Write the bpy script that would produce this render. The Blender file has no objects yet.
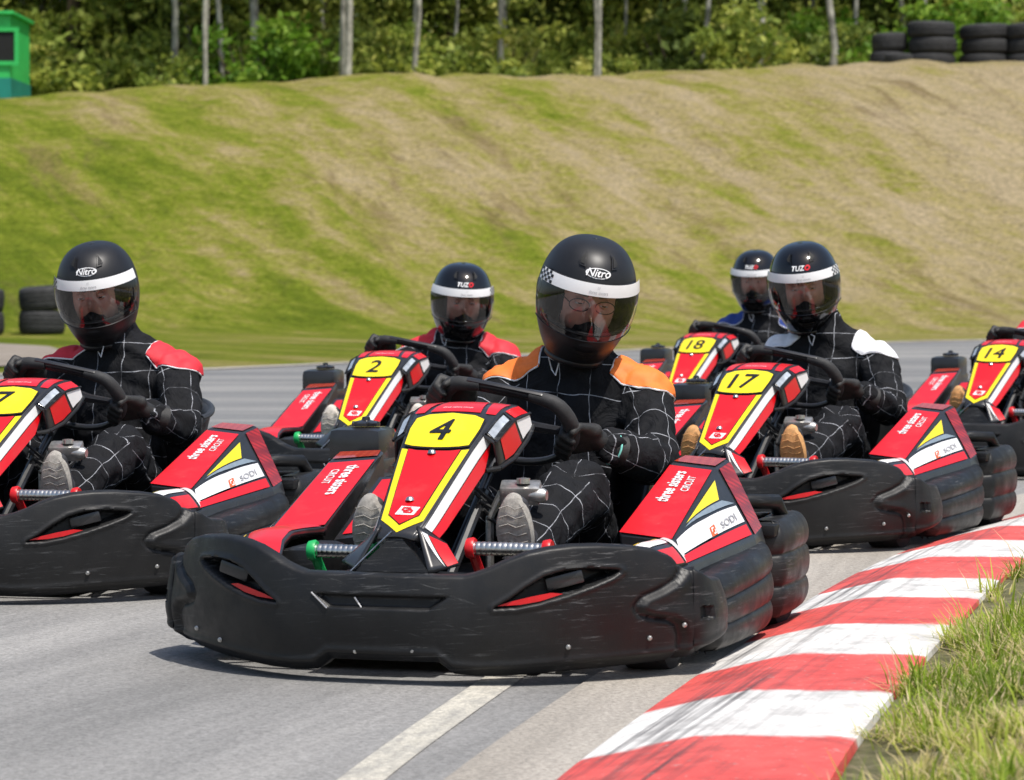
import bpy, bmesh, math, random
from mathutils import Vector, Matrix, Euler, noise
from mathutils.geometry import delaunay_2d_cdt
R = math.radians
V = Vector
random.seed(7)
scene = bpy.context.scene
COL = scene.collection

# ------------------------------------------------------------------ materials
def new_mat(name):
    m = bpy.data.materials.new(name); m.use_nodes = True
    nt = m.node_tree
    return m, nt, nt.nodes['Principled BSDF']
def nd(nt, t, **k):
    n = nt.nodes.new(t)
    for a, b in k.items():
        if a in n.inputs: n.inputs[a].default_value = b
        else: setattr(n, a, b)
    return n
def ramp(nt, src, stops):
    r = nt.nodes.new('ShaderNodeValToRGB')
    els = r.color_ramp.elements
    while len(els) < len(stops): els.new(.5)
    for e, (p, c) in zip(els, stops):
        e.position = p; e.color = (*c, 1) if len(c) == 3 else c
    nt.links.new(src, r.inputs[0]); return r
def coords(nt, kind='Object', scale=(1, 1, 1), rot=(0, 0, 0)):
    tc = nt.nodes.new('ShaderNodeTexCoord'); mp = nt.nodes.new('ShaderNodeMapping')
    mp.inputs['Scale'].default_value = scale; src = tc.outputs[kind]
    if any(rot):
        m0 = nt.nodes.new('ShaderNodeMapping'); m0.inputs['Rotation'].default_value = rot
        nt.links.new(src, m0.inputs['Vector']); src = m0.outputs[0]
    nt.links.new(src, mp.inputs['Vector']); return mp.outputs[0]
def tex(nt, vec, scale, detail=4, rough=.6, dist=0):
    n = nt.nodes.new('ShaderNodeTexNoise')
    n.inputs['Scale'].default_value = scale; n.inputs['Detail'].default_value = detail
    n.inputs['Roughness'].default_value = rough; n.inputs['Distortion'].default_value = dist
    if vec is not None: nt.links.new(vec, n.inputs['Vector'])
    return n.outputs['Fac']
def bump(nt, b, h, strength=.3, dist=.01):
    n = nt.nodes.new('ShaderNodeBump'); n.inputs['Strength'].default_value = strength
    n.inputs['Distance'].default_value = dist
    nt.links.new(h, n.inputs['Height']); nt.links.new(n.outputs[0], b.inputs['Normal'])
def mixc(nt, fac, a, b, mode='MIX'):
    n = nt.nodes.new('ShaderNodeMix'); n.data_type = 'RGBA'; n.blend_type = mode
    for i, v in ((0, fac), (6, a), (7, b)):
        if hasattr(v, 'is_output'): nt.links.new(v, n.inputs[i])
        else: n.inputs[i].default_value = (*v, 1) if isinstance(v, tuple) and len(v) == 3 else v
    return n.outputs[2]
def math_n(nt, op, a, b=None, c=None):
    n = nt.nodes.new('ShaderNodeMath'); n.operation = op
    for i, v in enumerate((a, b, c)):
        if v is None: continue
        if hasattr(v, 'is_output'): nt.links.new(v, n.inputs[i])
        else: n.inputs[i].default_value = v
    return n.outputs[0]
M = {}
def simple(key, col, rough=.5, metal=0, coat=0, var=.25, scale=30, bmp=0, rvar=.1, spec=.5):
    m, nt, b = new_mat(key)
    v = coords(nt)
    f = tex(nt, v, scale)
    d = tuple(c * (1 - var) for c in col); l = tuple(min(1, c * (1 + var)) for c in col)
    r = ramp(nt, f, [(.3, d), (.7, l)])
    nt.links.new(r.outputs[0], b.inputs['Base Color'])
    b.inputs['Metallic'].default_value = metal
    b.inputs['Coat Weight'].default_value = coat; b.inputs['Coat Roughness'].default_value = .08
    b.inputs['Specular IOR Level'].default_value = spec
    if key in ('red_gloss', 'yellow_paint', 'white_paint'):
        sc_ = ramp(nt, tex(nt, coords(nt, scale=(6, 6, 40), rot=(.3, .5, .2)), 3, 7, .8), [(.64, (0,) * 3), (.70, (.5,) * 3)])
        du = ramp(nt, tex(nt, v, 7, 7, .75), [(.52, (0,) * 3), (.78, (.22,) * 3)])
        k = math_n(nt, 'MAXIMUM', sc_.outputs[0], du.outputs[0])
        nt.links.new(mixc(nt, math_n(nt, 'MULTIPLY', k, .55), r.outputs[0], (.30, .26, .22)), b.inputs['Base Color'])
    f2 = tex(nt, v, scale * .3, 6)
    rr = ramp(nt, f2, [(.3, (max(0, rough - rvar),) * 3), (.7, (min(1, rough + rvar),) * 3)])
    nt.links.new(rr.outputs[0], b.inputs['Roughness'])
    if bmp: bump(nt, b, tex(nt, v, scale * 6, 3), bmp, .002)
    M[key] = m; return m
simple('red_gloss', (.66, .003, .008), .34, coat=.22, var=.08, scale=6)
simple('red_plastic', (.55, .008, .012), .38, var=.1)
simple('yellow_paint', (.84, .66, .005), .32, coat=.4, var=.05, scale=8)
simple('white_paint', (.80, .80, .80), .32, coat=.3, var=.04, scale=9)
simple('black_gloss', (.018, .018, .02), .33, coat=.25, var=.2)
simple('ink', (.008, .008, .009), .4)
simple('dark_recess', (.004, .004, .004), .7)
simple('grey_ink', (.33, .33, .35), .5)
simple('orange_ink', (.80, .12, .03), .4)
simple('glass_grey', (.20, .25, .29), .12, coat=.8, var=.3, scale=14)
simple('smoke_clear', (.35, .38, .42), .1, coat=.9, var=.5, scale=25)
simple('steel', (.55, .54, .52), .3, metal=1, var=.25, scale=60)
simple('alloy', (.50, .49, .47), .42, metal=.9, var=.3, scale=50)
simple('rubber', (.022, .022, .023), .75, var=.35, scale=40, bmp=.3)
simple('old_rubber', (.028, .028, .029), .8, var=.4, scale=6, bmp=.3)
simple('seat_shell', (.03, .031, .033), .36, var=.2)
simple('glove_leather', (.014, .0135, .013), .6, var=.5, scale=80, bmp=.5)
simple('teal_trim', (.25, .75, .65), .5)
simple('green_plastic', (.01, .35, .09), .4)
simple('mesh_grey_sole', (.33, .31, .28), .85, var=.3, scale=90, bmp=.5)
simple('tan_sole', (.62, .32, .12), .7, var=.25, scale=90, bmp=.4)
simple('white_sole', (.62, .57, .5), .8, var=.25, scale=50, bmp=.4)
simple('shoe_dark', (.03, .03, .035), .7)
simple('skin', (.64, .32, .24), .5, var=.12, scale=30)
simple('eye_white', (.6, .58, .55), .2); simple('iris', (.05, .03, .02), .2)
simple('balaclava', (.012, .012, .013), .9)
simple('helmet_matte', (.012, .012, .0135), .42, var=.2, scale=20, rvar=.05, spec=.38)
simple('helmet_gloss', (.004, .004, .005), .12, coat=.35, var=.1, rvar=.04, spec=.4)
simple('bark_white', (.30, .285, .24), .85, var=.75, scale=3)
simple('bark_brown', (.12, .085, .055), .9, var=.5, scale=6)
simple('cabin_green', (.035, .50, .11), .5, var=.12, scale=3)
simple('cabin_teal', (.01, .22, .17), .5, var=.15, scale=3)
for k, c in (('red', (.62, .02, .035)), ('orange', (.85, .19, .025)), ('white', (.75, .75, .78)), ('blue', (.015, .05, .26))):
    simple('patch_' + k, c, .7, var=.1, scale=40, bmp=.3)

def bumper_plastic():
    m, nt, b = new_mat('bumper_plastic')
    oi = nt.nodes.new('ShaderNodeObjectInfo')
    def shifted(v):
        n = nt.nodes.new('ShaderNodeVectorMath'); n.operation = 'ADD'
        k = math_n(nt, 'MULTIPLY', oi.outputs['Random'], 40); nt.links.new(v, n.inputs[0]); nt.links.new(k, n.inputs[1]); return n.outputs[0]
    v = shifted(coords(nt))
    base = ramp(nt, tex(nt, v, 5, 6), [(.3, (.0045, .0047, .0052)), (.72, (.0105, .0108, .0118))])
    scr = ramp(nt, tex(nt, shifted(coords(nt, scale=(3, 3, 48), rot=(.03, .07, 0))), 3.0, 8, .78, .5), [(.56, (0,) * 3), (.65, (1,) * 3)])
    scr2 = ramp(nt, tex(nt, shifted(coords(nt, scale=(5, 5, 70), rot=(0, -.22, 0))), 2.2, 6, .7, .3), [(.64, (0,) * 3), (.69, (1,) * 3)])
    both = math_n(nt, 'MAXIMUM', scr.outputs[0], scr2.outputs[0])
    msk = math_n(nt, 'MULTIPLY', both, ramp(nt, tex(nt, v, 4.5, 3), [(.40, (0,) * 3), (.60, (.8,) * 3)]).outputs[0])
    dust = ramp(nt, tex(nt, v, 2.2, 6, .7), [(.45, (0,) * 3), (.75, (.35,) * 3)])
    c = mixc(nt, dust.outputs[0], base.outputs[0], (.038, .037, .036))
    nt.links.new(mixc(nt, msk, c, (.11, .112, .115)), b.inputs['Base Color'])
    rr = ramp(nt, tex(nt, v, 14, 6), [(.3, (.36,) * 3), (.7, (.60,) * 3)])
    nt.links.new(rr.outputs[0], b.inputs['Roughness']); b.inputs['Specular IOR Level'].default_value = .34
    bump(nt, b, math_n(nt, 'SUBTRACT', math_n(nt, 'MULTIPLY', tex(nt, v, 260, 3), .5), math_n(nt, 'MULTIPLY', msk, .7)), .3, .0015)
    M['bumper_plastic'] = m
bumper_plastic()

def lens_mat(key, c1, c2):
    m, nt, b = new_mat(key)
    w = nt.nodes.new('ShaderNodeTexWave'); w.inputs['Scale'].default_value = 22; nt.links.new(coords(nt, rot=(.3, .8, .3)), w.inputs['Vector'])
    w2 = nt.nodes.new('ShaderNodeTexWave'); w2.inputs['Scale'].default_value = 22; nt.links.new(coords(nt, rot=(.3, -.8, .3)), w2.inputs['Vector'])
    f = math_n(nt, 'MULTIPLY', w.outputs['Fac'], w2.outputs['Fac'])
    big = tex(nt, coords(nt), 9, 3)
    r = ramp(nt, math_n(nt, 'ADD', math_n(nt, 'MULTIPLY', f, .45), math_n(nt, 'MULTIPLY', big, .7)), [(.2, c1), (.9, c2)])
    nt.links.new(r.outputs[0], b.inputs['Base Color']); b.inputs['Roughness'].default_value = .08
    b.inputs['Coat Weight'].default_value = .2; b.inputs['Specular IOR Level'].default_value = .4
    M[key] = m
lens_mat('red_lens', (.13, .002, .003), (.48, .018, .015)); lens_mat('amber_lens', (.30, .02, .008), (.48, .07, .03))

def suit_mat(key, base):
    m, nt, b = new_mat(key)
    uv = nt.nodes.new('ShaderNodeUVMap'); uv.uv_map = 'stitch'
    ob = coords(nt)
    wob = nt.nodes.new('ShaderNodeTexNoise'); wob.inputs['Scale'].default_value = 9; wob.inputs['Detail'].default_value = 2
    nt.links.new(ob, wob.inputs['Vector'])
    vm = nt.nodes.new('ShaderNodeVectorMath'); vm.operation = 'MULTIPLY_ADD'
    nt.links.new(wob.outputs['Color'], vm.inputs[0]); vm.inputs[1].default_value = (.022, .022, 0)
    nt.links.new(uv.outputs[0], vm.inputs[2])
    sx = nt.nodes.new('ShaderNodeSeparateXYZ'); nt.links.new(vm.outputs[0], sx.inputs[0])
    outs = []
    for i in (0, 1):
        a = math_n(nt, 'MODULO', math_n(nt, 'ADD', sx.outputs[i], 5.0), .088)
        d = math_n(nt, 'ABSOLUTE', math_n(nt, 'SUBTRACT', a, .044))
        outs.append(math_n(nt, 'LESS_THAN', d, .00105))
    ln = math_n(nt, 'MAXIMUM', outs[0], outs[1])
    dash = ramp(nt, tex(nt, ob, 26, 2), [(.36, (.15,) * 3), (.52, (1,) * 3)])
    ln = math_n(nt, 'MULTIPLY', ln, dash.outputs[0])
    cloth = ramp(nt, tex(nt, ob, 11, 5), [(.3, tuple(c * .6 for c in base)), (.7, tuple(c * 1.5 for c in base))])
    nt.links.new(mixc(nt, ln, cloth.outputs[0], (.34, .35, .38)), b.inputs['Base Color'])
    b.inputs['Roughness'].default_value = .82
    b.inputs['Specular IOR Level'].default_value = .22
    h = math_n(nt, 'ADD', math_n(nt, 'MULTIPLY', tex(nt, coords(nt, scale=(1, 1, .7)), 17, 3, .55, 1.4), 1.0), math_n(nt, 'MULTIPLY', tex(nt, ob, 600, 2), .02))
    bump(nt, b, h, .75, .016)
    M[key] = m
suit_mat('suit_cloth', (.0062, .0066, .0082))

def visor_mat():
    m, nt, b = new_mat('visor_tint'); nt.nodes.remove(b)
    out = nt.nodes['Material Output']
    t = nd(nt, 'ShaderNodeBsdfTransparent', Color=(.78, .80, .82, 1)); g = nd(nt, 'ShaderNodeBsdfGlossy', Roughness=.03)
    fr = nd(nt, 'ShaderNodeFresnel', IOR=1.5); mx = nt.nodes.new('ShaderNodeMixShader')
    f2 = math_n(nt, 'ADD', math_n(nt, 'MULTIPLY', fr.outputs[0], .8), .04)
    nt.links.new(f2, mx.inputs[0]); nt.links.new(t.outputs[0], mx.inputs[1]); nt.links.new(g.outputs[0], mx.inputs[2])
    nt.links.new(mx.outputs[0], out.inputs[0]); M['visor_tint'] = m
visor_mat()

def asphalt_mat(key, lo, mid, hi, streak=(1.2, .12, 1), rot=0.0, fs=(14, .5, 1)):
    m, nt, b = new_mat(key); v = coords(nt)
    big = tex(nt, coords(nt, scale=streak, rot=(0, 0, rot)), 1.6, 5, .6)
    r = ramp(nt, big, [(.28, lo), (.5, mid), (.74, hi)])
    fine = ramp(nt, tex(nt, v, 95, 4, .8), [(.3, (.52,) * 3), (.7, (1.42,) * 3)])
    c = mixc(nt, 1.0, r.outputs[0], fine.outputs[0], 'MULTIPLY')
    st = ramp(nt, tex(nt, coords(nt, scale=fs, rot=(0, 0, rot)), 1.5, 6, .7), [(.35, (.91,) * 3), (.65, (1.07,) * 3)])
    c = mixc(nt, 1.0, c, st.outputs[0], 'MULTIPLY')
    nt.links.new(c, b.inputs['Base Color']); b.inputs['Roughness'].default_value = .82
    bump(nt, b, tex(nt, v, 160, 4), .5, .004); M[key] = m
asphalt_mat('asphalt', (.145, .143, .138), (.225, .22, .212), (.32, .31, .295), rot=.32)
asphalt_mat('worn_concrete', (.26, .235, .20), (.33, .30, .26), (.40, .365, .32), rot=.2)
asphalt_mat('far_asphalt', (.12, .122, .125), (.17, .17, .17), (.30, .29, .27), streak=(.10, .8, 1), fs=(.12, 2.4, 1))
asphalt_mat('gravel_dirt', (.15, .125, .095), (.22, .185, .15), (.30, .26, .22), streak=(.5, 1, 1), fs=(1, 2, 1))
asphalt_mat('line_paint', (.38, .36, .31), (.50, .47, .40), (.58, .55, .47), rot=.2)

def kerb_mat():
    m, nt, b = new_mat('kerb_paint')
    at = nt.nodes.new('ShaderNodeAttribute'); at.attribute_name = 'stripe'; at.attribute_type = 'GEOMETRY'
    v = coords(nt)
    ph = math_n(nt, 'ADD', at.outputs['Fac'], math_n(nt, 'MULTIPLY', math_n(nt, 'SUBTRACT', tex(nt, v, 16, 5, .7), .5), .13))
    sn = math_n(nt, 'ADD', math_n(nt, 'MULTIPLY', math_n(nt, 'SINE', math_n(nt, 'MULTIPLY', ph, math.pi)), .5), .5)
    redv = mixc(nt, tex(nt, v, 2.3, 4), (.72, .060, .052), (.68, .13, .11)); whv = mixc(nt, tex(nt, v, 3.1, 5), (.66, .64, .61), (.82, .80, .77))
    stf = ramp(nt, sn, [(.46, (0,) * 3), (.54, (1,) * 3)])
    stc = mixc(nt, stf.outputs[0], redv, whv)
    worn = ramp(nt, tex(nt, v, 9, 6, .7), [(.32, (.60,) * 3), (.60, (1.05,) * 3)])
    c = mixc(nt, 1.0, stc, worn.outputs[0], 'MULTIPLY')
    wv = coords(nt, scale=(26, .55, 1), rot=(0, 0, .27))
    sk = ramp(nt, tex(nt, wv, 1.3, 5, .65), [(.47, (0,) * 3), (.66, (.8,) * 3)])
    at2 = nt.nodes.new('ShaderNodeAttribute'); at2.attribute_name = 'skid'; at2.attribute_type = 'GEOMETRY'
    c = mixc(nt, math_n(nt, 'MULTIPLY', sk.outputs[0], at2.outputs['Fac']), c, (.045, .04, .042))
    # chips showing concrete
    ch = ramp(nt, tex(nt, v, 38, 5, .8), [(.60, (0,) * 3), (.66, (.8,) * 3)])
    c = mixc(nt, ch.outputs[0], c, (.33, .30, .28))
    nt.links.new(c, b.inputs['Base Color']); b.inputs['Roughness'].default_value = .6
    bump(nt, b, tex(nt, v, 90, 4), .35, .003); M['kerb_paint'] = m
kerb_mat()

def grass_ground_mat():
    m, nt, b = new_mat('grass_ground')
    v = coords(nt)
    sx = nt.nodes.new('ShaderNodeSeparateXYZ'); nt.links.new(v, sx.inputs[0])
    n0 = tex(nt, v, .22, 3, .5)
    n1 = tex(nt, coords(nt, scale=(.16, 1.25, .6), rot=(0, 0, 1.02)), .9, 5, .62, .3)   # long streaks down the bank
    n2 = tex(nt, coords(nt, scale=(.45, 1.5, 1), rot=(0, 0, .75)), 1.7, 6, .75, .5)
    n3 = tex(nt, coords(nt, scale=(.25, 1, 1.6)), 8, 6, .85)
    bx = math_n(nt, 'MULTIPLY', sx.outputs[0], .021)
    bz = math_n(nt, 'MULTIPLY', math_n(nt, 'MINIMUM', sx.outputs[2], 2.4), .045)
    t = lambda n, k: math_n(nt, 'MULTIPLY', math_n(nt, 'SUBTRACT', n, .5), k)
    s = math_n(nt, 'ADD', math_n(nt, 'ADD', t(n0, .55), t(n1, 1.0)), math_n(nt, 'ADD', t(n2, .75), t(n3, .75)))
    s = math_n(nt, 'ADD', math_n(nt, 'ADD', math_n(nt, 'ADD', s, bx), bz), .445)
    r = ramp(nt, s, [(.20, (.16, .22, .015)), (.38, (.27, .32, .030)), (.50, (.40, .37, .085)), (.64, (.52, .42, .19)), (.84, (.60, .48, .29))])
    # brown furrows
    fz = ramp(nt, tex(nt, coords(nt, scale=(.10, 1.1, .6), rot=(0, 0, 1.10)), 1.6, 5, .7, .6), [(.54, (0,) * 3), (.66, (.62,) * 3)])
    br = ramp(nt, tex(nt, v, .33, 3), [(.42, (.15,) * 3), (.6, (1,) * 3)])
    c = mixc(nt, math_n(nt, 'MULTIPLY', fz.outputs[0], br.outputs[0]), r.outputs[0], (.24, .165, .085))
    f = ramp(nt, tex(nt, coords(nt, scale=(.5, 1, 2)), 22, 5, .85), [(.34, (.42,) * 3), (.64, (1.38,) * 3)])
    c = mixc(nt, 1.0, c, f.outputs[0], 'MULTIPLY')
    nt.links.new(c, b.inputs['Base Color']); b.inputs['Roughness'].default_value = .95
    b.inputs['Specular IOR Level'].default_value = .1
    hh = math_n(nt, 'ADD', tex(nt, coords(nt, scale=(.6, 1, 1)), 10, 6, .8), math_n(nt, 'MULTIPLY', n2, 1.4))
    bump(nt, b, hh, 1.0, .16); M['grass_ground'] = m
grass_ground_mat()

def blade_mat(key, stops, scale=4):
    m, nt, b = new_mat(key)
    at = nt.nodes.new('ShaderNodeAttribute'); at.attribute_name = 'tone'; at.attribute_type = 'GEOMETRY'
    r = ramp(nt, at.outputs['Fac'], stops)
    nt.links.new(r.outputs[0], b.inputs['Base Color']); b.inputs['Roughness'].default_value = .6
    b.inputs['Specular IOR Level'].default_value = .25
    out = nt.nodes['Material Output']
    tr = nt.nodes.new('ShaderNodeBsdfTranslucent'); nt.links.new(r.outputs[0], tr.inputs[0])
    mx = nt.nodes.new('ShaderNodeMixShader'); mx.inputs[0].default_value = .45
    nt.links.new(b.outputs[0], mx.inputs[1]); nt.links.new(tr.outputs[0], mx.inputs[2]); nt.links.new(mx.outputs[0], out.inputs[0])
    M[key] = m
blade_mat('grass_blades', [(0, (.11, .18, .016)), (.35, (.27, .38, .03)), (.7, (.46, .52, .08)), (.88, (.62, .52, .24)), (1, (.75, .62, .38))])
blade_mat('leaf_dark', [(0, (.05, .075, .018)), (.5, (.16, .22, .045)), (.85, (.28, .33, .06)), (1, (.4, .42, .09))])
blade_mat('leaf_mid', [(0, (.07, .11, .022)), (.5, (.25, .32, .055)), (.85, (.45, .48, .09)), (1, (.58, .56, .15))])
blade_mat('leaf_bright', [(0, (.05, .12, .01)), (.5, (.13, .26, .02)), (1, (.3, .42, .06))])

# ------------------------------------------------------------------ mesh helpers
def link_mesh(name, verts, faces, mats, parent=None, smooth=True, fmat=None, auto=None):
    me = bpy.data.meshes.new(name); me.from_pydata([tuple(v) for v in verts], [], faces)
    for m in (mats if isinstance(mats, (list, tuple)) else [mats]):
        me.materials.append(M[m] if isinstance(m, str) else m)
    if fmat: me.polygons.foreach_set('material_index', fmat)
    me.polygons.foreach_set('use_smooth', [smooth] * len(me.polygons))
    me.update()
    o = bpy.data.objects.new(name, me); COL.objects.link(o)
    if parent: o.parent = parent
    return o
def empty(name, loc=(0, 0, 0), rz=0):
    o = bpy.data.objects.new(name, None); COL.objects.link(o); o.location = loc; o.rotation_euler = (0, 0, rz)
    o.empty_display_size = .1
    return o
def tag(o, label=None, cat=None, group=None, kind=None):
    for k, v in (('label', label), ('category', cat), ('group', group), ('kind', kind)):
        if v: o[k] = v
    return o
class MB:
    def __init__(s): s.v = []; s.f = []; s.m = []
    def add(s, vs, fs, mi=0):
        n = len(s.v); s.v += [V(v) for v in vs]; s.f += [tuple(i + n for i in f) for f in fs]; s.m += [mi] * len(fs)
    def box(s, c, d, rot=None, bev=0, mi=0):
        bm = bmesh.new(); bmesh.ops.create_cube(bm, size=1)
        for v in bm.verts: v.co = V((v.co.x * d[0], v.co.y * d[1], v.co.z * d[2]))
        if bev: bmesh.ops.bevel(bm, geom=bm.edges[:], offset=bev, segments=2, profile=.6, affect='EDGES')
        mt = (Euler(rot).to_matrix() if rot is not None and not isinstance(rot, Matrix) else (rot or Matrix.Identity(3)))
        s.add([mt @ v.co + V(c) for v in bm.verts], [[v.index for v in f.verts] for f in bm.faces], mi); bm.free()
    def tube(s, pts, r, n=10, mi=0, closed=False, caps=True):
        pts = [V(p) for p in pts]; k = len(pts)
        rs = r if isinstance(r, (list, tuple)) else [r] * k
        vs = []; up = V((0.0, 0.13, .99)).normalized()
        tprev = None; nn = None
        for i, p in enumerate(pts):
            a = pts[(i - 1) % k] if (closed or i > 0) else pts[i]; b = pts[(i + 1) % k] if (closed or i < k - 1) else pts[i]
            t = (b - a).normalized()
            if nn is None:
                nn = t.cross(up)
                if nn.length < .05: nn = t.cross(V((1, 0, 0)))
            nn = (nn - t * nn.dot(t)).normalized(); bb = t.cross(nn)
            for j in range(n):
                an = 2 * math.pi * j / n; vs.append(p + (nn * math.cos(an) + bb * math.sin(an)) * rs[i])
        fs = []
        for i in range(k if closed else k - 1):
            for j in range(n):
                a = i * n + j; b = i * n + (j + 1) % n; c = ((i + 1) % k) * n + (j + 1) % n; d = ((i + 1) % k) * n + j
                fs.append((a, b, c, d))
        if caps and not closed:
            fs.append(tuple(range(n))[::-1]); fs.append(tuple(range((k - 1) * n, k * n)))
        s.add(vs, fs, mi)
    def lathe(s, prof, c, axis='x', n=32, mi=0):
        # prof: (along, radius)
        vs = []
        for a, r in prof:
            for j in range(n):
                t = 2 * math.pi * j / n; p, q = r * math.cos(t), r * math.sin(t)
                vs.append(V(c) + V({'x': (a, p, q), 'y': (p, a, q), 'z': (p, q, a)}[axis]))
        fs = [(i * n + j, i * n + (j + 1) % n, (i + 1) * n + (j + 1) % n, (i + 1) * n + j) for i in range(len(prof) - 1) for j in range(n)]
        s.add(vs, fs, mi)
    def grid(s, nu, nv, fn, mi=0, closed=False, flip=False):
        vs = [fn(i / (nu - 1) if not closed else i / nu, j / (nv - 1)) for j in range(nv) for i in range(nu)]
        fs = []
        for j in range(nv - 1):
            for i in range(nu if closed else nu - 1):
                a = j * nu + i; b = j * nu + (i + 1) % nu; q = (a, b, b + nu, a + nu)
                fs.append(q[::-1] if flip else q)
        s.add(vs, fs, mi)
    def build(s, name, mats, parent=None, smooth=True, recalc=True, sharp=40):
        o = link_mesh(name, s.v, s.f, mats, parent, smooth, s.m)
        if recalc:
            bm = bmesh.new(); bm.from_mesh(o.data); bmesh.ops.recalc_face_normals(bm, faces=bm.faces)
            for e in bm.edges:
                if len(e.link_faces) == 2 and e.calc_face_angle(0) > R(sharp): e.smooth = False
            bm.to_mesh(o.data); bm.free()
        return o
def interp(pts, x):
    if x <= pts[0][0]: return pts[0][1]
    for (a, b), (c, d) in zip(pts, pts[1:]):
        if x <= c: return b + (d - b) * (x - a) / (c - a)
    return pts[-1][1]
def sstep(a, b, x):
    t = max(0, min(1, (x - a) / (b - a))); return t * t * (3 - 2 * t)

def decal(polys, fn, mi_list=None, step=.03):
    """polys: list of 2D outlines laid on the surface fn(u, v) -> point"""
    mb = MB()
    for k, poly in enumerate(polys):
        us = [p[0] for p in poly]; vs_ = [p[1] for p in poly]
        pts = []
        n = len(poly)
        for i in range(n):
            a, b = V(poly[i]), V(poly[(i + 1) % n]); d = (b - a).length; m = max(1, int(d / step))
            pts += [a.lerp(b, j / m) for j in range(m)]
        nb = len(pts); edges = [(i, (i + 1) % nb) for i in range(nb)]
        u = min(us) + step / 2
        ins = []
        while u < max(us):
            v = min(vs_) + step / 2
            while v < max(vs_):
                ins.append(V((u, v))); v += step
            u += step
        def inside(p):
            c = False
            for i in range(nb):
                a, b = pts[i], pts[i - 1]
                if (a.y > p.y) != (b.y > p.y) and p.x < (b.x - a.x) * (p.y - a.y) / (b.y - a.y) + a.x: c = not c
            return c
        ins = [p for p in ins if inside(p)]
        res = delaunay_2d_cdt(pts + ins, edges, [], 1, 1e-6)
        mb.add([fn(p.x, p.y) for p in res[0]], [tuple(f) for f in res[2]], 0 if mi_list is None else mi_list[k])
    return mb
def inset(poly, d):
    c = sum((V(p) for p in poly), V((0, 0))) / len(poly)
    out = []
    n = len(poly)
    area = sum(poly[i][0] * poly[(i + 1) % n][1] - poly[(i + 1) % n][0] * poly[i][1] for i in range(n))
    sg = 1 if area > 0 else -1
    for i in range(n):
        p, a, b = V(poly[i]), V(poly[i - 1]), V(poly[(i + 1) % n])
        e1 = (p - a).normalized(); e2 = (b - p).normalized()
        n1 = V((-e1.y, e1.x)) * sg; n2 = V((-e2.y, e2.x)) * sg
        m = (n1 + n2); m = m / max(.3, m.length_squared) * 2
        out.append(tuple(p + m * d))
    return out
_tc = {}
def text_mesh(s, sx=1.0, shear=0.0):
    """centred text: verts (2D, cap height 1), faces"""
    key = (s, sx, shear)
    if key in _tc: return _tc[key]
    cu = bpy.data.curves.new('lettering', 'FONT'); cu.body = s; cu.align_x = 'CENTER'; cu.align_y = 'CENTER'
    cu.shear = shear; cu.resolution_u = 4; cu.size = 1
    o = bpy.data.objects.new('lettering', cu); COL.objects.link(o)
    me = bpy.data.meshes.new_from_object(o)
    vs = [(v.co.x * sx, v.co.y) for v in me.vertices]; fs = [tuple(p.vertices) for p in me.polygons]
    bpy.data.objects.remove(o); bpy.data.curves.remove(cu); bpy.data.meshes.remove(me)
    ys = [v[1] for v in vs]; xs = [v[0] for v in vs]
    h = max(ys) - min(ys); cy = (max(ys) + min(ys)) / 2; cx = (max(xs) + min(xs)) / 2
    vs = [((x - cx) / h, (y - cy) / h) for x, y in vs]
    _tc[key] = (vs, fs); return vs, fs
def put_text(mb, s, h, fn, sx=1.0, shear=0.0, mi=0, bold=0):
    """fn(a, b): a along the text in metres, b up"""
    vs, fs = text_mesh(s, sx, shear)
    for dx, dy in ([(0, 0)] if not bold else [(-bold, 0, ), (bold, 0), (0, bold), (0, -bold)]):
        k = (dx != 0) * .00012 + (dy > 0) * .0002 + (dy < 0) * .0003
        mb.add([fn(a * h + dx, b * h + dy, k) for a, b in vs], fs, mi)

# ------------------------------------------------------------------ the kart (local: x to its left side, y to its rear, front at y = 0)
def zc(y): return interp([(.08, .305), (.12, .332), (.16, .361), (.28, .437), (.40, .511), (.47, .549), (.53, .578), (.575, .593), (.62, .600), (.68, .603)], y)
def wc(y): return interp([(.12, .040), (.15, .055), (.40, .086), (.50, .099), (.56, .106), (.68, .112)], y)
def nose(x, y, off=0.0):
    w = wc(y); z = zc(y) - .007 * (x / w) ** 2
    d = (zc(y + .01) - zc(y - .01)) / .02
    n = V((.10 * x / w, -d, 1)).normalized()
    return V((x, y, z)) + n * off

def bumper_plan():
    pts = []
    for i in range(121):
        x = .628 * i / 120; pts.append(V((x, .40 * (x / .67) ** 2.6)))
    # rounded corner then straight back
    for i in range(1, 15):
        t = i / 14 * math.pi / 2 * .62; x = .628 + .034 * math.sin(t) / math.sin(math.pi / 2 * .62); pts.append(V((x, .338 + .062 * (1 - math.cos(t)) / (1 - math.cos(math.pi / 2 * .62)))))
    for i in range(1, 12): pts.append(V((.662 + .004 * math.sin(i / 11 * 3.1) - .012 * (i / 11) ** 2, .40 + .14 * i / 11)))
    return pts
PLAN = bumper_plan()
TOPZ = [(0, .240), (.19, .240), (.215, .246), (.25, .258), (.285, .275), (.325, .290), (.37, .300), (.42, .305), (.47, .3045), (.53, .298), (.57, .289), (.60, .272), (.614, .250), (.625, .240), (.65, .232), (.67, .225)]
BOTZ = [(0, .055), (.13, .055), (.165, .030), (.22, .026), (.30, .027), (.41, .034), (.576, .042), (.616, .046), (.66, .055), (.675, .06)]
def in_poly(p, poly):
    c = False; n = len(poly)
    for i in range(n):
        a, b = poly[i], poly[i - 1]
        if (a[1] > p[1]) != (b[1] > p[1]) and p[0] < (b[0] - a[0]) * (p[1] - a[1]) / (b[1] - a[1]) + a[0]: c = not c
    return c
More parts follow.
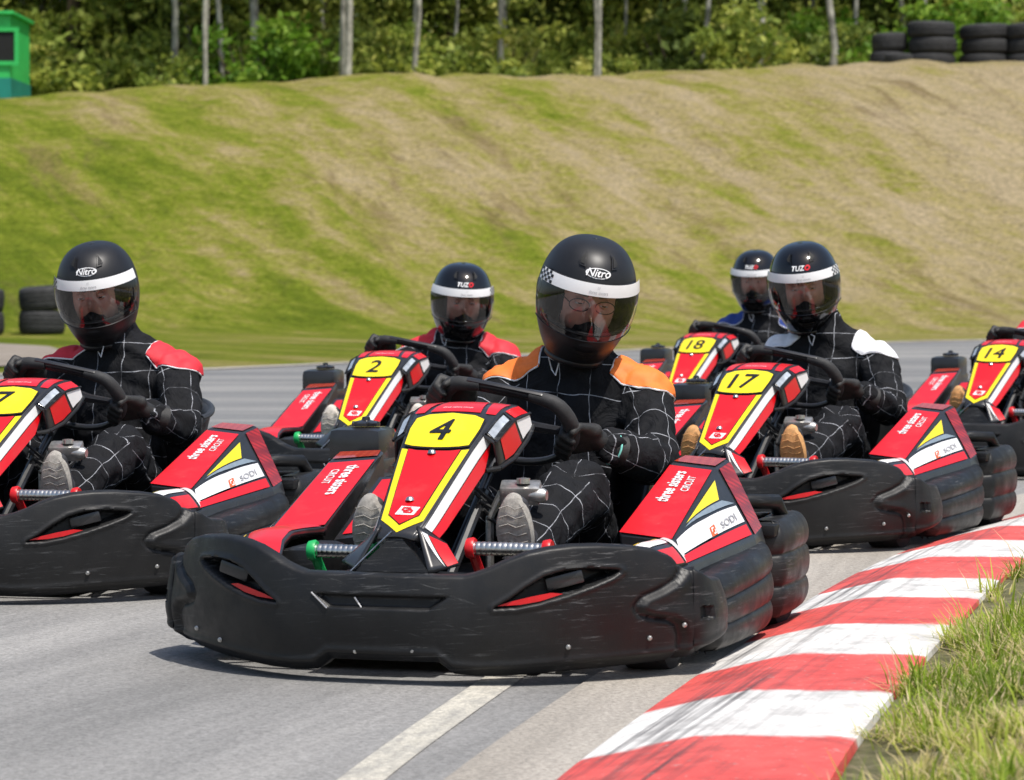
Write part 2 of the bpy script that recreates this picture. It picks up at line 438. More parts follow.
def edge_dist(p, poly):
    best = 9; n = len(poly); p = V(p)
    for i in range(n):
        a, b = V(poly[i]), V(poly[i - 1]); ab = b - a
        t = max(0, min(1, (p - a).dot(ab) / max(1e-9, ab.length_squared)))
        best = min(best, (p - (a + ab * t)).length)
    return best if in_poly(p, poly) else -best
SLOT = [(.255, .178), (.30, .180), (.345, .189), (.40, .205), (.45, .224), (.485, .240), (.503, .253), (.495, .256), (.45, .262), (.40, .259), (.36, .247), (.32, .222), (.29, .199)]
BOX = [(.533, .172), (.545, .190), (.575, .204), (.602, .222), (.618, .245), (.63, .30), (.72, .30), (.72, .0), (.618, .0), (.614, .100), (.607, .128), (.592, .142), (.56, .150), (.54, .158)]
VENT = [(-.160, .203), (.160, .203), (.115, .172), (-.120, .172)]
def bump_pt(i, v, sgn):
    """point on the bumper face; i index in PLAN, v 0..1 bottom to top, beyond 1 = lip"""
    p = PLAN[i]; q = PLAN[min(i + 1, len(PLAN) - 1)]; r = PLAN[max(i - 1, 0)]
    t = (q - r).normalized(); n2 = V((t.y, -t.x)); inward = -n2
    side = i > 120
    k = max(0, i - 120) / 25
    zt = interp(TOPZ, p.x) if not side else interp([(0, .243), (.3, .235), (.6, .215), (1, .205)], k)
    zb = interp(BOTZ, p.x) if not side else interp([(0, .055), (.4, .060), (1, .08)], k)
    vv = min(max(v, 0), 1)
    z = zb + (zt - zb) * vv
    off = -.018 * (vv - .55) ** 2 * 4
    off -= .018 * max(0, .10 - vv) / .10
    # moulded end box
    if p.x > .50:
        d = edge_dist((p.x, z), BOX)
        off += .011 * sstep(-.002, .010, d) - .007 * math.exp(-((d + .005) / .0045) ** 2)
        if d > 0: off += .004 * math.sin((z - .06) / .085 * math.pi) * sstep(0, .03, d)
        if abs(z - .150) < .014 and side and 4 < i - 120 < 12: off -= .018
    # side horizontal step near the bottom edge
    off += .006 * math.exp(-((z - (zb + .022)) / .010) ** 2)
    s = (p.x, z)
    d = edge_dist(s, SLOT) if .22 < p.x < .53 else -1
    if d > -.02: off -= .045 * sstep(-.001, .007, d); off += .004 * math.exp(-((d + .006) / .004) ** 2)
    d = edge_dist((p.x * sgn, z), VENT) if p.x < .2 else -1
    if d > -.01: off -= .016 * sstep(-.001, .006, d)
    q3 = p + n2 * off
    if v > 1:
        a = (v - 1)
        q3 = q3 + inward * (.028 * (1 - math.cos(min(1, a) * math.pi / 2)) if a <= 1 else .028 + 0)
        z = zt + .010 * math.sin(min(1, a) * math.pi / 2) * (1 if a <= 1 else 1) - (.03 * (a - 1) if a > 1 else 0)
    if v < 0:
        a = -v; q3 = q3 + inward * .05 * a; z = zb + .008 * a
    return V((q3.x * sgn, q3.y, z))
def make_bumper(root):
    mb = MB()
    vs_ = [-1, -.5, 0] + [j / 54 for j in range(1, 55)] + [1.2, 1.4, 1.6, 1.8, 2.0, 2.6]
    idx = []
    # densify the plan by interpolation
    cols = [(-1, i) for i in range(len(PLAN) - 1, 0, -1)] + [(1, i) for i in range(len(PLAN))]
    n = len(cols)
    pts = [bump_pt(i, v, s) for v in vs_ for s, i in cols]
    # insert mid columns
    dense = []
    for r in range(len(vs_)):
        row = pts[r * n:(r + 1) * n]; out = []
        for a, b in zip(row, row[1:]): out += [a, a.lerp(b, .5)]
        out.append(row[-1]); dense += out
    n2 = 2 * n - 1
    fs = [(r * n2 + c, r * n2 + c + 1, (r + 1) * n2 + c + 1, (r + 1) * n2 + c) for r in range(len(vs_) - 1) for c in range(n2 - 1)]
    mb.add(dense, fs)
    fb = mb.build('front_bumper', 'bumper_plastic', root, recalc=True, sharp=75)
    def surf(x, z, off):
        sg = 1 if x >= 0 else -1; ax = abs(x)
        i = min(range(121), key=lambda k: abs(PLAN[k].x - ax))
        p = PLAN[i]; q = PLAN[min(i + 1, 120)]; r = PLAN[max(i - 1, 0)]; t = (q - r).normalized(); n_ = V((t.y, -t.x))
        y = .40 * (ax / .67) ** 2.6
        zt = interp(TOPZ, ax); zb = interp(BOTZ, ax); vv = (z - zb) / (zt - zb); o = -.018 * (vv - .55) ** 2 * 4 + off
        return V(((ax + n_.x * o) * sg, y + n_.y * o, z))
    for sg in (-1, 1):
        red = [(.262, .183), (.31, .186), (.35, .193), (.395, .208), (.372, .211), (.335, .204), (.29, .193)]
        d = decal([[(x * sg, z) for x, z in red]], lambda u, v: surf(u, v, -.004), step=.02)
        d.build('bumper_insert', 'red_plastic', fb)
        blk = MB()
        blk.box(surf(.405 * sg, .236, -.028), (.085, .03, .03), rot=(0, -.25 * sg, .32 * sg), bev=.006)
        blk.build('slot_bracket', 'black_gloss', fb)
    tr = MB()
    tr.tube([surf(-.163, .204, .003), surf(-.122, .171, .003)], .0022, 6); tr.build('vent_trim', 'steel', fb); tr = MB()
    tr.tube([surf(-.062, .196, -.010), surf(-.045, .174, -.010)], .0022, 6)
    tr.build('vent_trim', 'steel', fb)
    for x, z in ((-.53, .09), (-.44, .075), (-.06, .077), (.075, .081), (.405, .09), (.555, .10), (.61, .125)):
        bo = MB(); c = surf(x, z, .002 + (.008 if abs(x) > .6 else 0))
        bo.lathe([(-.003, .0001), (-.003, .003), (-.001, .0055), (.004, .006)], c, 'y', 12)
        bo.lathe([(-.0055, .0001), (-.0055, .003), (-.002, .0032)], c, 'y', 6)
        bo.build('bolt', 'alloy', fb)
    return fb

def pod_off(u, v):
    dep = .100 - .05 * abs(v - .35)
    if u < .42: k = u / .42; return (.030 * k, .002 * k, -.020 * k)
    k = (u - .42) / .58; return (.030 + .005 * k, .002 + .022 * k, -.020 - (dep - .020) * k)
def make_fairing(root):
    mb = MB()
    mb.grid(17, 30, lambda u, v: nose((u * 2 - 1) * wc(.11 + .57 * v), .11 + .57 * v))
    # folded flanks
    def drop(y): return interp([(.11, .012), (.16, .034), (.30, .050), (.42, .060), (.68, .062)], y)
    for s in (-1, 1):
        def flank(u, v, s=s):
            y = .11 + .37 * v; e = nose(wc(y), y); d = drop(y)
            return V(((e.x + .016 * u + .012 * (1 - v) * u) * s, e.y + .034 * u, e.z - d * u))
        mb.grid(6, 20, flank)
        def pod(u, v, s=s):   # upper side pod around the lamp
            y = .46 + .22 * v; e = nose(wc(y), y)
            dx, dy, dz = pod_off(u, v); return V(((e.x + dx) * s, e.y + dy, e.z + dz))
        mb.grid(13, 14, pod)
        def skirt(u, v, s=s):  # lower apron
            a = V((.045 + .052 * u, .135 + .045 * u, .348 - .040 * u)); b = V((.088 + .052 * u, .085 + .06 * u, .245 + .018 * u))
            p = a.lerp(b, v); return V((p.x * s, p.y, p.z))
        mb.grid(6, 8, skirt)
    fa = mb.build('nose_fairing', 'black_gloss', root)
    so = fa.modifiers.new('thickness', 'SOLIDIFY'); so.thickness = .006; so.offset = -1
    lower = MB()
    # recessed black front under the tip, with the pale edge lines
    lower.add([(-.088, .088, .247), (.088, .088, .247), (.0, .12, .334), (-.08, .20, .24), (.08, .20, .24), (0, .19, .32)], [(0, 1, 2), (3, 5, 4), (0, 2, 5, 3), (1, 4, 5, 2), (0, 3, 4, 1)])
    lower.box((0, .17, .225), (.30, .12, .025), bev=.006)
    lower.build('nose_bracket', 'bumper_plastic', fa, smooth=False)
    el = MB()
    el.tube([(-.094, .080, .247), (-.045, .105, .300), (-.010, .116, .335)], .0022, 6); el.build('edge_trim', 'steel', fa)
    n = lambda u, v, o=.0018: nose(u, v, o)
    # yellow V with red field
    Vo = [(-.082, .398), (-.050, .160), (0, .120), (.050, .160), (.082, .398), (.055, .388), (0, .382), (-.055, .388)]
    Vi = [(-.063, .391), (-.035, .172), (0, .142), (.035, .172), (.063, .391), (.04, .383), (0, .380), (-.04, .383)]
    decal([Vo], lambda u, v: n(u, v, .0015)).build('yellow_surround', 'yellow_paint', fa)
    bl = inset(Vi, -.0022)
    decal([[bl[i] for i in range(8)]], lambda u, v: n(u, v, .0024)).build('black_keyline', 'ink', fa)
    decal([Vi], lambda u, v: n(u, v, .0034)).build('red_panel', 'red_gloss', fa)
    plate = [(-.083, .408), (-.06, .398), (-.03, .392), (0, .390), (.03, .392), (.06, .398), (.083, .408), (.090, .470), (.088, .512), (.06, .524), (0, .529), (-.06, .524), (-.088, .512), (-.090, .470)]
    plate = [(x * .94, y) for x, y in plate]
    decal([inset(plate, -.004)], lambda u, v: n(u, v, .0046)).build('plate_border', 'ink', fa)
    decal([plate], lambda u, v: n(u, v, .0058)).build('number_plate', 'yellow_paint', fa)
    # hood caps
    decal([[(-.062, .548), (.062, .548), (.05, .655), (-.05, .655)], [(.076, .545), (.100, .545), (.104, .655), (.062, .655)], [(-.076, .545), (-.100, .545), (-.104, .655), (-.062, .655)]], lambda u, v: n(u, v, .002)).build('hood_panel', 'red_gloss', fa)
    t = MB(); put_text(t, 'three sisters circuit', .0065, lambda a, b, k: n(a, .572 + b, .0032 + k), shear=.3); t.build('small_lettering', 'white_paint', fa)
    # screws and badge
    for y in (.372, .215):
        sc = MB(); sc.lathe([(.009, .0001), (.0085, .0045), (.006, .0085), (.002, .010), (0, .011)], nose(0, y, .003), 'z', 14); sc.build('screw', 'steel', fa)
    bd = MB()
    fnb = lambda a, b, k=0: n(.006 + a, .181 + b, .005 + k)
    bd.add([fnb(a, b) for a, b in ((-.026, -.013), (.018, -.013), (.026, .013), (-.018, .013))], [(0, 1, 2, 3)], 0)
    for q in ([(-.008, -.009), (.012, -.009), (.015, .001), (.010, .001), (.008, -.005), (-.006, -.005)], [(.008, .009), (-.012, .009), (-.015, -.001), (-.010, -.001), (-.008, .005), (.006, .005)], [(-.012, -.001), (-.008, -.005), (.012, .001), (.008, .005)]):
        bd.add([fnb(a, b, .001) for a, b in q], [tuple(range(len(q)))], 1)
    bd.build('badge', ['white_paint', 'red_gloss'], fa, smooth=False, recalc=False)
    # flank graphics
    for s in (-1, 1):
        def fl(u, v, o=.002, s=s):
            y = .11 + .37 * v; e = nose(wc(y), y); d = drop(y)
            p = V((e.x + .016 * u + .012 * (1 - v) * u, e.y + .034 * u, e.z - d * u)) + V((.9, -.35, .35)).normalized() * o
            return V((p.x * s, p.y, p.z))
        decal([[(.08, .10), (.50, .10), (.46, .99), (.08, .99)]], fl, step=.09).build('white_stripe', 'white_paint', fa)
        decal([[(.54, .10), (.99, .10), (.98, .80), (.50, .99)]], fl, step=.09).build('red_flank', 'red_gloss', fa)
        def po(u, v, o=.002, s=s):
            y = .46 + .22 * v; e = nose(wc(y), y)
            dx, dy, dz = pod_off(u, v); p = V((e.x + dx, e.y + dy, e.z + dz)) + V((.75, -.35, .55)).normalized() * o
            return V((p.x * s, p.y, p.z))
        decal([[(.10, .06), (.32, .04), (.32, .44), (.10, .46)]], po, step=.1).build('headlight', 'smoke_clear', fa)
        decal([[(.46, .56), (.90, .66), (.80, .98), (.46, .98)]], po, step=.1).build('white_corner', 'white_paint', fa)
        decal([[(.46, .12), (.92, .16), (.94, .60), (.46, .50)], [(.06, .56), (.38, .56), (.38, .97), (.06, .97)]], po, step=.1).build('red_corner', 'red_gloss', fa)
        def sk(u, v, o=.002, s=s):
            a = V((.045 + .052 * u, .135 + .045 * u, .348 - .040 * u)); b = V((.088 + .052 * u, .085 + .06 * u, .245 + .018 * u))
            p = a.lerp(b, v) + V((.3, -.9, .3)) * o; return V((p.x * s, p.y, p.z))
        if s > 0:
            decal([[(.34, .12), (.98, .10), (.98, .94), (.62, .96)]], sk, step=.1).build('apron_panel', 'red_gloss', fa)
            decal([[(.10, .10), (.30, .10), (.56, .96)]], sk, step=.1).build('apron_stripe', 'white_paint', fa)
        fr = MB()
        fr.tube([po(.98, .0, .002), po(1.0, .35, .004), po(1.0, .75, .004), po(.8, 1.0, .003)], .006, 8)
        fr.tube([po(.42, .0, .003), po(.42, .5, .003), po(.42, 1, .003)], .0035, 6)
        fr.tube([po(.06, .02, .003), po(.06, .48, .003), po(.36, .46, .003), po(.36, .02, .003)], .0025, 6, closed=True)
        fr.tube([fl(.98, .82, .0), po(.98, .0, .002)], .006, 8)
        fr.build('pod_frame', 'bumper_plastic', fa)
    return fa
PLATE = lambda a, b, k=0: nose(a - .004, .458 + b * 1.12, .0075 + k)
def race_number(root_fa, s):
    mb = MB(); put_text(mb, s, .072, PLATE, sx=1.0, shear=.06, bold=.0014)
    o = mb.build('race_number', 'ink', root_fa, recalc=False); return o

def bil(c00, c10, c11, c01, nrm, s=1):
    c00, c10, c11, c01, nrm = map(V, (c00, c10, c11, c01, nrm)); nrm.normalize()
    def f(u, v, o=.0018):
        p = c00 * (1 - u) * (1 - v) + c10 * u * (1 - v) + c11 * u * v + c01 * (1 - u) * v + nrm * o
        return V((p.x * s, p.y, p.z))
    return f
def make_pod(root, s):
    A, B, C, D = (.385, 1.10, .440), (.510, 1.065, .430), (.508, .645, .285), (.368, .660, .298)
    F, Cf, E, G, A2 = (.612, 1.045, .262), (.548, .560, .232), (.520, 1.165, .446), (.610, 1.145, .272), (.40, 1.175, .452)
    C2, D2 = (.52, .50, .22), (.40, .52, .23)
    lo = lambda p, dz=.035, dx=.010: (p[0] + dx, p[1], p[2] - dz)
    P = [A, B, C, D, F, Cf, E, G, A2, lo(F), lo(Cf), lo(G), (.39, 1.18, .22), (.385, .66, .18), (.56, 1.17, .22)]
    fs = [(0, 1, 2, 3), (2, 1, 4, 5), (1, 6, 7, 4), (0, 8, 6, 1), (5, 4, 9, 10), (4, 7, 11, 9), (3, 13, 12, 8, 0), (8, 12, 14, 6), (6, 14, 11, 7), (3, 2, 5, 10, 13), (13, 10, 9, 11, 14, 12)]
    mb = MB(); mb.add([(x * s, y, z) for x, y, z in P], fs)
    pod = mb.build('side_pod', 'black_gloss', root, smooth=False)
    bv = pod.modifiers.new('round', 'BEVEL'); bv.width = .007; bv.segments = 3; bv.limit_method = 'ANGLE'; bv.angle_limit = R(12)
    top = bil(D, C, B, A, (.0, -.35, .93), s)     # u inner->outer, v front->rear
    side = bil(Cf, F, B, C, (.86, -.08, .5), s)
    lens = bil(F, G, E, B, (.85, .05, .5), s)
    back = bil(A, B, E, A2, (0, -.2, 1), s)
    decal([[(.02, .0), (.96, .0), (.95, .95), (.04, .95)]], lambda u, v: top(u, v, .003), step=.12).build('top_panel', 'red_gloss', pod)
    decal([[(.05, .05), (.97, .05), (.97, .20), (.05, .30)]], lambda u, v: side(u, v, .003), step=.1).build('lower_red_band', 'red_gloss', pod)
    decal([[(.02, .36), (.97, .24), (.97, .47), (.5, .66), (.02, .93)]], lambda u, v: side(u, v, .003), step=.1).build('white_band', 'white_paint', pod)
    decal([[(.24, .955), (.88, .93), (.80, .70)]], lambda u, v: side(u, v, .003), step=.1).build('yellow_flash', 'yellow_paint', pod)
    decal([[(.30, .90), (.83, .66), (.965, .51), (.60, .67), (.2, .92)]], lambda u, v: side(u, v, .003), step=.1).build('smoked_window', 'glass_grey', pod)
    decal([[(.06, .03), (.94, .05), (.92, .97), (.08, .97)]], lambda u, v: lens(u, v, .003), step=.12).build('side_lens', 'red_lens', pod)
    decal([[(.05, .1), (.95, .1), (.95, .95), (.05, .95)]], lambda u, v: back(u, v, .003), step=.12).build('rear_lens', 'amber_lens', pod)
    L = .44; Wd = .108
    tx = MB()
    if s > 0: ft = lambda a, b, k, c0=.5, l0=.62: top(c0 - b / Wd, l0 + a / L, .0045 + k)
    else: ft = lambda a, b, k, c0=.5, l0=.62: top(c0 - b / Wd, l0 - a / L, .0045 + k)
    put_text(tx, 'three sisters', .026, lambda a, b, k: ft(a, b, k, .36, .66), bold=.0011)
    put_text(tx, 'CIRCUIT', .017, lambda a, b, k: ft(a, b, k, .66, .72), bold=.0003)
    tx.build('lettering', 'white_paint', pod, recalc=False)
    sd = MB(); Ls = .49; Hs = .2
    sg = 1 if s > 0 else -1
    fs_ = lambda a, b, k=0, u0=.73: side(u0 + a * sg / Ls, (.375 - .06 * ((u0 + a * sg / Ls) - .7)) + b / Hs * .95, .0048 + k)
    put_text(sd, 'SODI', .0215, lambda a, b, k: fs_(a, b, k, .77), sx=1.7, bold=.0010)
    sd.build('maker_lettering', 'grey_ink', pod, recalc=False)
    bg = MB(); fb = lambda a, b, k=0: fs_(a, b, k, .53 if s > 0 else .97)
    bg.add([fb(a, b) for a, b in ((-.022, -.019), (.016, -.019), (.022, .019), (-.016, .019))], [(0, 1, 2, 3)], 0)
    for q in ([(-.006, -.014), (.010, -.014), (.013, .002), (.008, .002), (.006, -.008), (-.005, -.008)], [(.006, .014), (-.010, .014), (-.013, -.002), (-.008, -.002), (-.006, .008), (.005, .008)]):
        bg.add([fb(a, b, .001) for a, b in q], [tuple(range(len(q)))], 1)
    bg.build('maker_badge', ['orange_ink', 'white_paint'], pod, smooth=False, recalc=False)
    # front arm of the pod curving down behind the bumper
    ar = MB(); path = [(.50, .655, .282), (.508, .56, .284), (.500, .46, .286), (.475, .36, .272), (.44, .27, .245)]
    def arm(u, v):
        k = v * 4; i = min(3, int(k)); t = k - i; p = V(path[i]).lerp(V(path[i + 1]), t)
        w = (.085 - .03 * v) if s > 0 else (.17 - .05 * v)
        xo = 0 if s > 0 else -.035
        return V(((p.x + xo + (u - .5) * w * 1.2) * s, p.y, p.z + .012 * math.sin(u * 3.14) - .05 * u ** 2.2 + (.012 if s < 0 else 0)))
    ar.grid(10, 24, arm)
    a = ar.build('pod_arm', 'black_gloss', root)
    am = a.modifiers.new('thickness', 'SOLIDIFY'); am.thickness = .02; am.offset = -1
    o3 = V((.1 * s, 0, 1)) * .0025
    A_ = lambda nm, q, m: decal([q], lambda u, v: arm(u, v) + o3, step=.07).build(nm, m, a)
    if s > 0:
        A_('yellow_edge', [(.10, .12), (.20, .12), (.22, .97), (.10, .97)], 'yellow_paint'); A_('white_edge', [(.23, .20), (.52, .20), (.60, .96), (.24, .96)], 'white_paint')
        A_('white_tab', [(.30, .01), (.97, .01), (.97, .16), (.30, .16)], 'white_paint'); A_('red_edge', [(.66, .22), (.97, .22), (.97, .8), (.70, .8)], 'red_gloss')
    else:
        A_('red_edge', [(.04, .03), (.66, .03), (.58, .97), (.04, .97)], 'red_gloss'); A_('yellow_edge', [(.72, .03), (.79, .03), (.76, .97), (.66, .97)], 'yellow_paint'); A_('white_edge', [(.82, .03), (.97, .03), (.97, .97), (.82, .97)], 'white_paint')
    return pod
def ribbed(root, s, name, plan, z0, z1, ribs, depth, back=False):
    """moulded guard: plan = list of (x, y); horizontal ribs"""
    mb = MB(); n = len(plan)
    def f(u, v):
        k = u * (n - 1); i = min(n - 2, int(k)); t = k - i
        p = V(plan[i]).lerp(V(plan[i + 1]), t); q = V(plan[i + 1]) - V(plan[i])
        a = V(plan[max(0, i - 1)]); b = V(plan[min(n - 1, i + 2)]); d = (b - a).normalized(); nn = V((d.y, -d.x)) if True else 0
        zz0 = z0(u) if callable(z0) else z0; zz1 = z1(u) if callable(z1) else z1
        if v < .08: o = -.05 * (1 - v / .08) ** 2; z = zz0
        elif v > .92: o = -.05 * ((v - .92) / .08) ** 2; z = zz1
        else: o = 0; z = zz0
        w = max(0, min(1, (v - .06) / .88)); z = zz0 + (zz1 - zz0) * w
        rb = abs(math.sin(w * math.pi * ribs)) ** .42
        endf = min(1, min(u, 1 - u) / .08 + .2)
        o += depth * (rb - .5) * endf - .02 * (2 * w - 1) ** 4
        return V(((p.x + nn.x * o) * s, p.y + nn.y * o, z))
    mb.grid(50, 60, f)
    o = mb.build(name, 'bumper_plastic', root, sharp=80)
    sm = o.modifiers.new('thickness', 'SOLIDIFY'); sm.thickness = .012; sm.offset = -1
    return o
WFR = Matrix.Translation((.030, .865, .552)) @ Matrix.Rotation(R(-9), 4, 'Z') @ Matrix.Rotation(R(36), 4, 'X') @ Matrix.Rotation(R(13), 4, 'Y')
def wp(a, b, c=0): return WFR @ V((a, c, b))
def rim_ab(t):
    a = .172 * math.cos(t); b = .130 * math.sin(t)
    return (a, .085 + (b - .085) * .25 if b > .085 else b)
def make_kart(num):
    root = empty('go_kart')
    make_bumper(root)
    fa = make_fairing(root); race_number(fa, num)
    for s in (1, -1):
        make_pod(root, s)
        ribbed(root, s, 'side_guard', [(.50, .54), (.60, .545), (.638, .57), (.650, .66), (.655, .80), (.655, .95), (.650, 1.06), (.632, 1.13), (.59, 1.165), (.50, 1.18)], .035, lambda u: .19 + .06 * min(1, u * 1.4), 3, .013)
        ribbed(root, s, 'rear_guard', [(.50, 1.185), (.60, 1.19), (.645, 1.215), (.655, 1.30), (.652, 1.42), (.645, 1.52), (.62, 1.585), (.56, 1.62), (.40, 1.635)], .045, lambda u: .275 + .02 * math.sin(u * 3), 3, .014)
        br = MB(); br.tube([(.47 * s, 1.18, .30), (.545 * s, 1.25, .335), (.60 * s, 1.34, .330), (.60 * s, 1.42, .28)], .020, 10)
        br.box((.60 * s, 1.20, .268), (.07, .06, .03), bev=.006); br.build('guard_bracket', 'bumper_plastic', root)
    rb = MB(); rb.tube([(-.45, 1.625, .18), (.45, 1.625, .18)], .055, 12); rb.box((0, 1.62, .13), (.9, .05, .10), bev=.015); rb.build('rear_bumper', 'bumper_plastic', root)
    for s, nm in ((1, 'fuel_tank'), (-1, 'fuel_tank')):
        if s > 0: continue
        tk = MB(); tk.box((-.512, 1.33, .455), (.148, .15, .100), bev=.026)
        tk.box((-.512, 1.33, .40), (.15, .15, .05), bev=.01)
        tko = tk.build('engine_cover', 'black_gloss', root)
        cp = MB(); cp.lathe([(0, .038), (.008, .038), (.012, .030), (.016, .012), (.024, .010), (.026, .0001)], (-.50, 1.32, .508), 'z', 20)
        for k in range(6):
            an = k * 1.047; cp.box((-.50 + .030 * math.cos(an), 1.32 + .030 * math.sin(an), .514), (.016, .010, .012), rot=(0, 0, an), bev=.002)
        cp.build('filler_cap', 'black_gloss', tko)
        eng = MB(); eng.box((-.40, 1.42, .24), (.26, .26, .22), bev=.02)
        for k in range(7): eng.box((-.40, 1.42, .16 + .03 * k), (.29, .29, .008))
        eng.build('engine', 'alloy', root)
    # wheels
    for x, y, r, w in ((-.50, .47, .125, .12), (.50, .47, .125, .12), (-.52, 1.42, .138, .19), (.52, 1.42, .138, .19)):
        t = MB(); t.lathe([(-w / 2, r * .55), (-w / 2, r * .8), (-w * .42, r * .96), (-w * .25, r), (w * .25, r), (w * .42, r * .96), (w / 2, r * .8), (w / 2, r * .55)], (x, y, r), 'x', 36)
        wh = t.build('wheel', 'rubber', root)
        rm = MB(); rm.lathe([(-w * .45, r * .56), (-w * .3, r * .5), (-w * .3, r * .2), (0, .012), (w * .3, r * .2), (w * .3, r * .5), (w * .45, r * .56)], (x, y, r), 'x', 24); rm.build('rim', 'alloy', wh)
    # chassis
    ch = MB()
    ch.tube([(-.36, .30, .10), (-.30, .55, .07), (-.30, 1.3, .07), (-.24, 1.5, .09)], .016, 8)
    ch.tube([(.36, .30, .10), (.30, .55, .07), (.30, 1.3, .07), (.24, 1.5, .09)], .016, 8)
    for y, w in ((.30, .36), (.52, .31), (.95, .30), (1.30, .30)): ch.tube([(-w, y, .08), (w, y, .08)], .014, 8)
    ch.tube([(-.50, .47, .125), (.50, .47, .125)], .012, 8); ch.tube([(-.55, 1.42, .138), (.55, 1.42, .138)], .020, 10)
    ch.tube([(-.45, .50, .18), (-.05, .52, .20), (.40, .50, .18)], .008, 8)
    ch.tube([(.05, .28, .16), (.08, .52, .40)], .012, 8); ch.tube([(-.05, .28, .16), (-.08, .52, .40)], .012, 8)
    ch.tube([(.38, .30, .12), (.42, .22, .20), (.30, .17, .22), (-.30, .17, .22), (-.42, .22, .20), (-.38, .30, .12)], .012, 8)
    ch.build('chassis_frame', 'black_gloss', root)
    fl = MB(); fl.box((0, .70, .05), (.60, .90, .006)); fl.box((0, .33, .14), (.60, .10, .16), bev=.02); fl.box((0, .62, .14), (.16, .40, .13), bev=.03)
    fl.box((.33, .48, .22), (.10, .24, .10), bev=.03); fl.box((-.33, .48, .22), (.10, .24, .10), bev=.03)
    fl.build('floor_tray', 'bumper_plastic', root)
    # roller pedals
    for s, c in ((-1, 'green_plastic'), (1, 'red_plastic')):
        x0, x1 = (.145, .325) if s > 0 else (-.235, -.09)
        y, z = .215, (.293 if s > 0 else .278)
        sp = MB()
        prof = [(x0, .0001), (x0, .014)]
        k = x0
        while k < x1: prof += [(k, .0150), (k + .002, .0158), (k + .0095, .0158), (k + .0115, .0150)]; k += .0125
        prof += [(x1, .014), (x1, .0001)]
        sp.lathe(prof, (0, y, z), 'x', 16); p = sp.build('pedal', 'steel', root)
        for xe in (x0, x1):
            e = MB(); e.lathe([(-.009, .0001), (-.009, .022), (.004, .025), (.010, .022), (.010, .0001)], (xe, y, z), 'x', 18)
            e.tube([(xe, y, z), (xe + .006, y + .05, z - .06), (xe, y + .09, z - .13)], .012, 8)
            e.build('pedal_end', c, p)
    ip = MB(); q = [(-.350, 1.0, .395), (-.10, .98, .415), (-.10, .68, .300), (-.355, .68, .262)]
    ip.add(q + [(x, y + .01, .10) for x, y, z in q], [(0, 1, 2, 3), (0, 4, 5, 1), (1, 5, 6, 2), (2, 6, 7, 3), (3, 7, 4, 0)])
    ipo = ip.build('tank_cover', 'black_gloss', root, smooth=False)
    fq = bil(q[3], q[2], q[1], q[0], (0, -.35, .93)); decal([[(.06, .06), (.94, .06), (.94, .94), (.06, .94)]], lambda u, v: fq(u, v, .003), step=.2).build('cover_panel', 'red_gloss', ipo)
    cal = MB(); cal.box((.175, .50, .40), (.095, .06, .045), rot=(.3, 0, .2), bev=.008); cal.lathe([(-.02, .0001), (-.02, .016), (.012, .018), (.02, .012), (.02, .0001)], (.222, .49, .395), 'x', 16)
    cal.lathe([(0, .016), (.012, .016), (.014, .0001)], (.185, .49, .422), 'z', 16); cal.tube([(.13, .50, .40), (.10, .50, .34), (.10, .5, .2)], .01, 8)
    cal.build('master_cylinder', 'alloy', root)
    hose = MB()
    for k in range(5):
        a = random.random() * .06; hose.tube([(.06 + k * .01, .48, .42 - k * .02), (.10 + a, .52, .36 - .01 * k), (.08, .56, .28), (.04 + a, .60, .18)], .005, 6)
    hose.build('cable', 'rubber', root)
    # steering column + wheel
    col = MB(); col.tube([(.02, .42, .22), (.035, .80, .49)], .011, 10); col.tube([(.10, .55, .46), (.06, .66, .44), (.03, .72, .44)], .008, 8); col.build('steering_column', 'black_gloss', root)
    ring = [rim_ab(2 * math.pi * k / 48) for k in range(48)]
    sw = MB(); sw.tube([wp(a, b) for a, b in ring], .0105, 10, closed=True)
    sw.box(wp(0, .094), (.20, .016, .030), rot=(WFR.to_3x3()), bev=.006)
    for a, b in ((-.14, .0), (.14, .0), (0, -.11)): sw.tube([wp(0, -.01, .01), wp(a * .5, b * .5 - .008, .004), wp(a, b)], [.018, .013, .011], 8)
    sw.lathe([(-.012, .0001), (-.012, .03), (.012, .034), (.03, .012)], wp(0, -.01, .0), 'y', 20)
    swo = sw.build('steering_wheel', 'black_gloss', root)
    for s in (-1, 1):
        g = MB(); pts = [(s * rim_ab(R(t))[0], rim_ab(R(t))[1]) for t in range(-28, 76, 8)]
        n = len(pts); g.tube([wp(a, b) for a, b in pts], [.0145 + .0055 * math.sin(i / (n - 1) * math.pi) for i in range(n)], 12); g.build('grip', 'rubber', swo)
    # seat
    se = MB()
    def seat(u, v):
        an = (u - .5) * math.pi * 1.16; hw = .225 + .055 * v
        x = .035 + hw * math.sin(an); dep = math.cos(an)
        z = .075 + .44 * v * (1 - .12 * (1 - min(1, max(0, dep + .2)))) ; y = 1.16 + .14 * v + (.19) * max(-.35, dep)
        return V((x, y, z))
    se.grid(28, 16, seat); se.box((.035, 1.17, .085), (.34, .34, .03), bev=.012)
    so = se.build('seat', 'seat_shell', root); sm = so.modifiers.new('thickness', 'SOLIDIFY'); sm.thickness = .012
    rim = MB(); rim.tube([seat(i / 27, 1) for i in range(28)], .010, 8); rim.tube([seat(1, i / 9) for i in range(10)], .009, 8); rim.tube([seat(0, i / 9) for i in range(10)], .009, 8); rim.build('seat_rim', 'seat_shell', so)
    return root, fa
def copy_tree(o, parent=None):
    c = o.copy(); COL.objects.link(c)
    if parent is not None: c.parent = parent
    for ch in list(o.children):
        if ch.name.startswith('race_number'): continue
        copy_tree(ch, c)
    return c
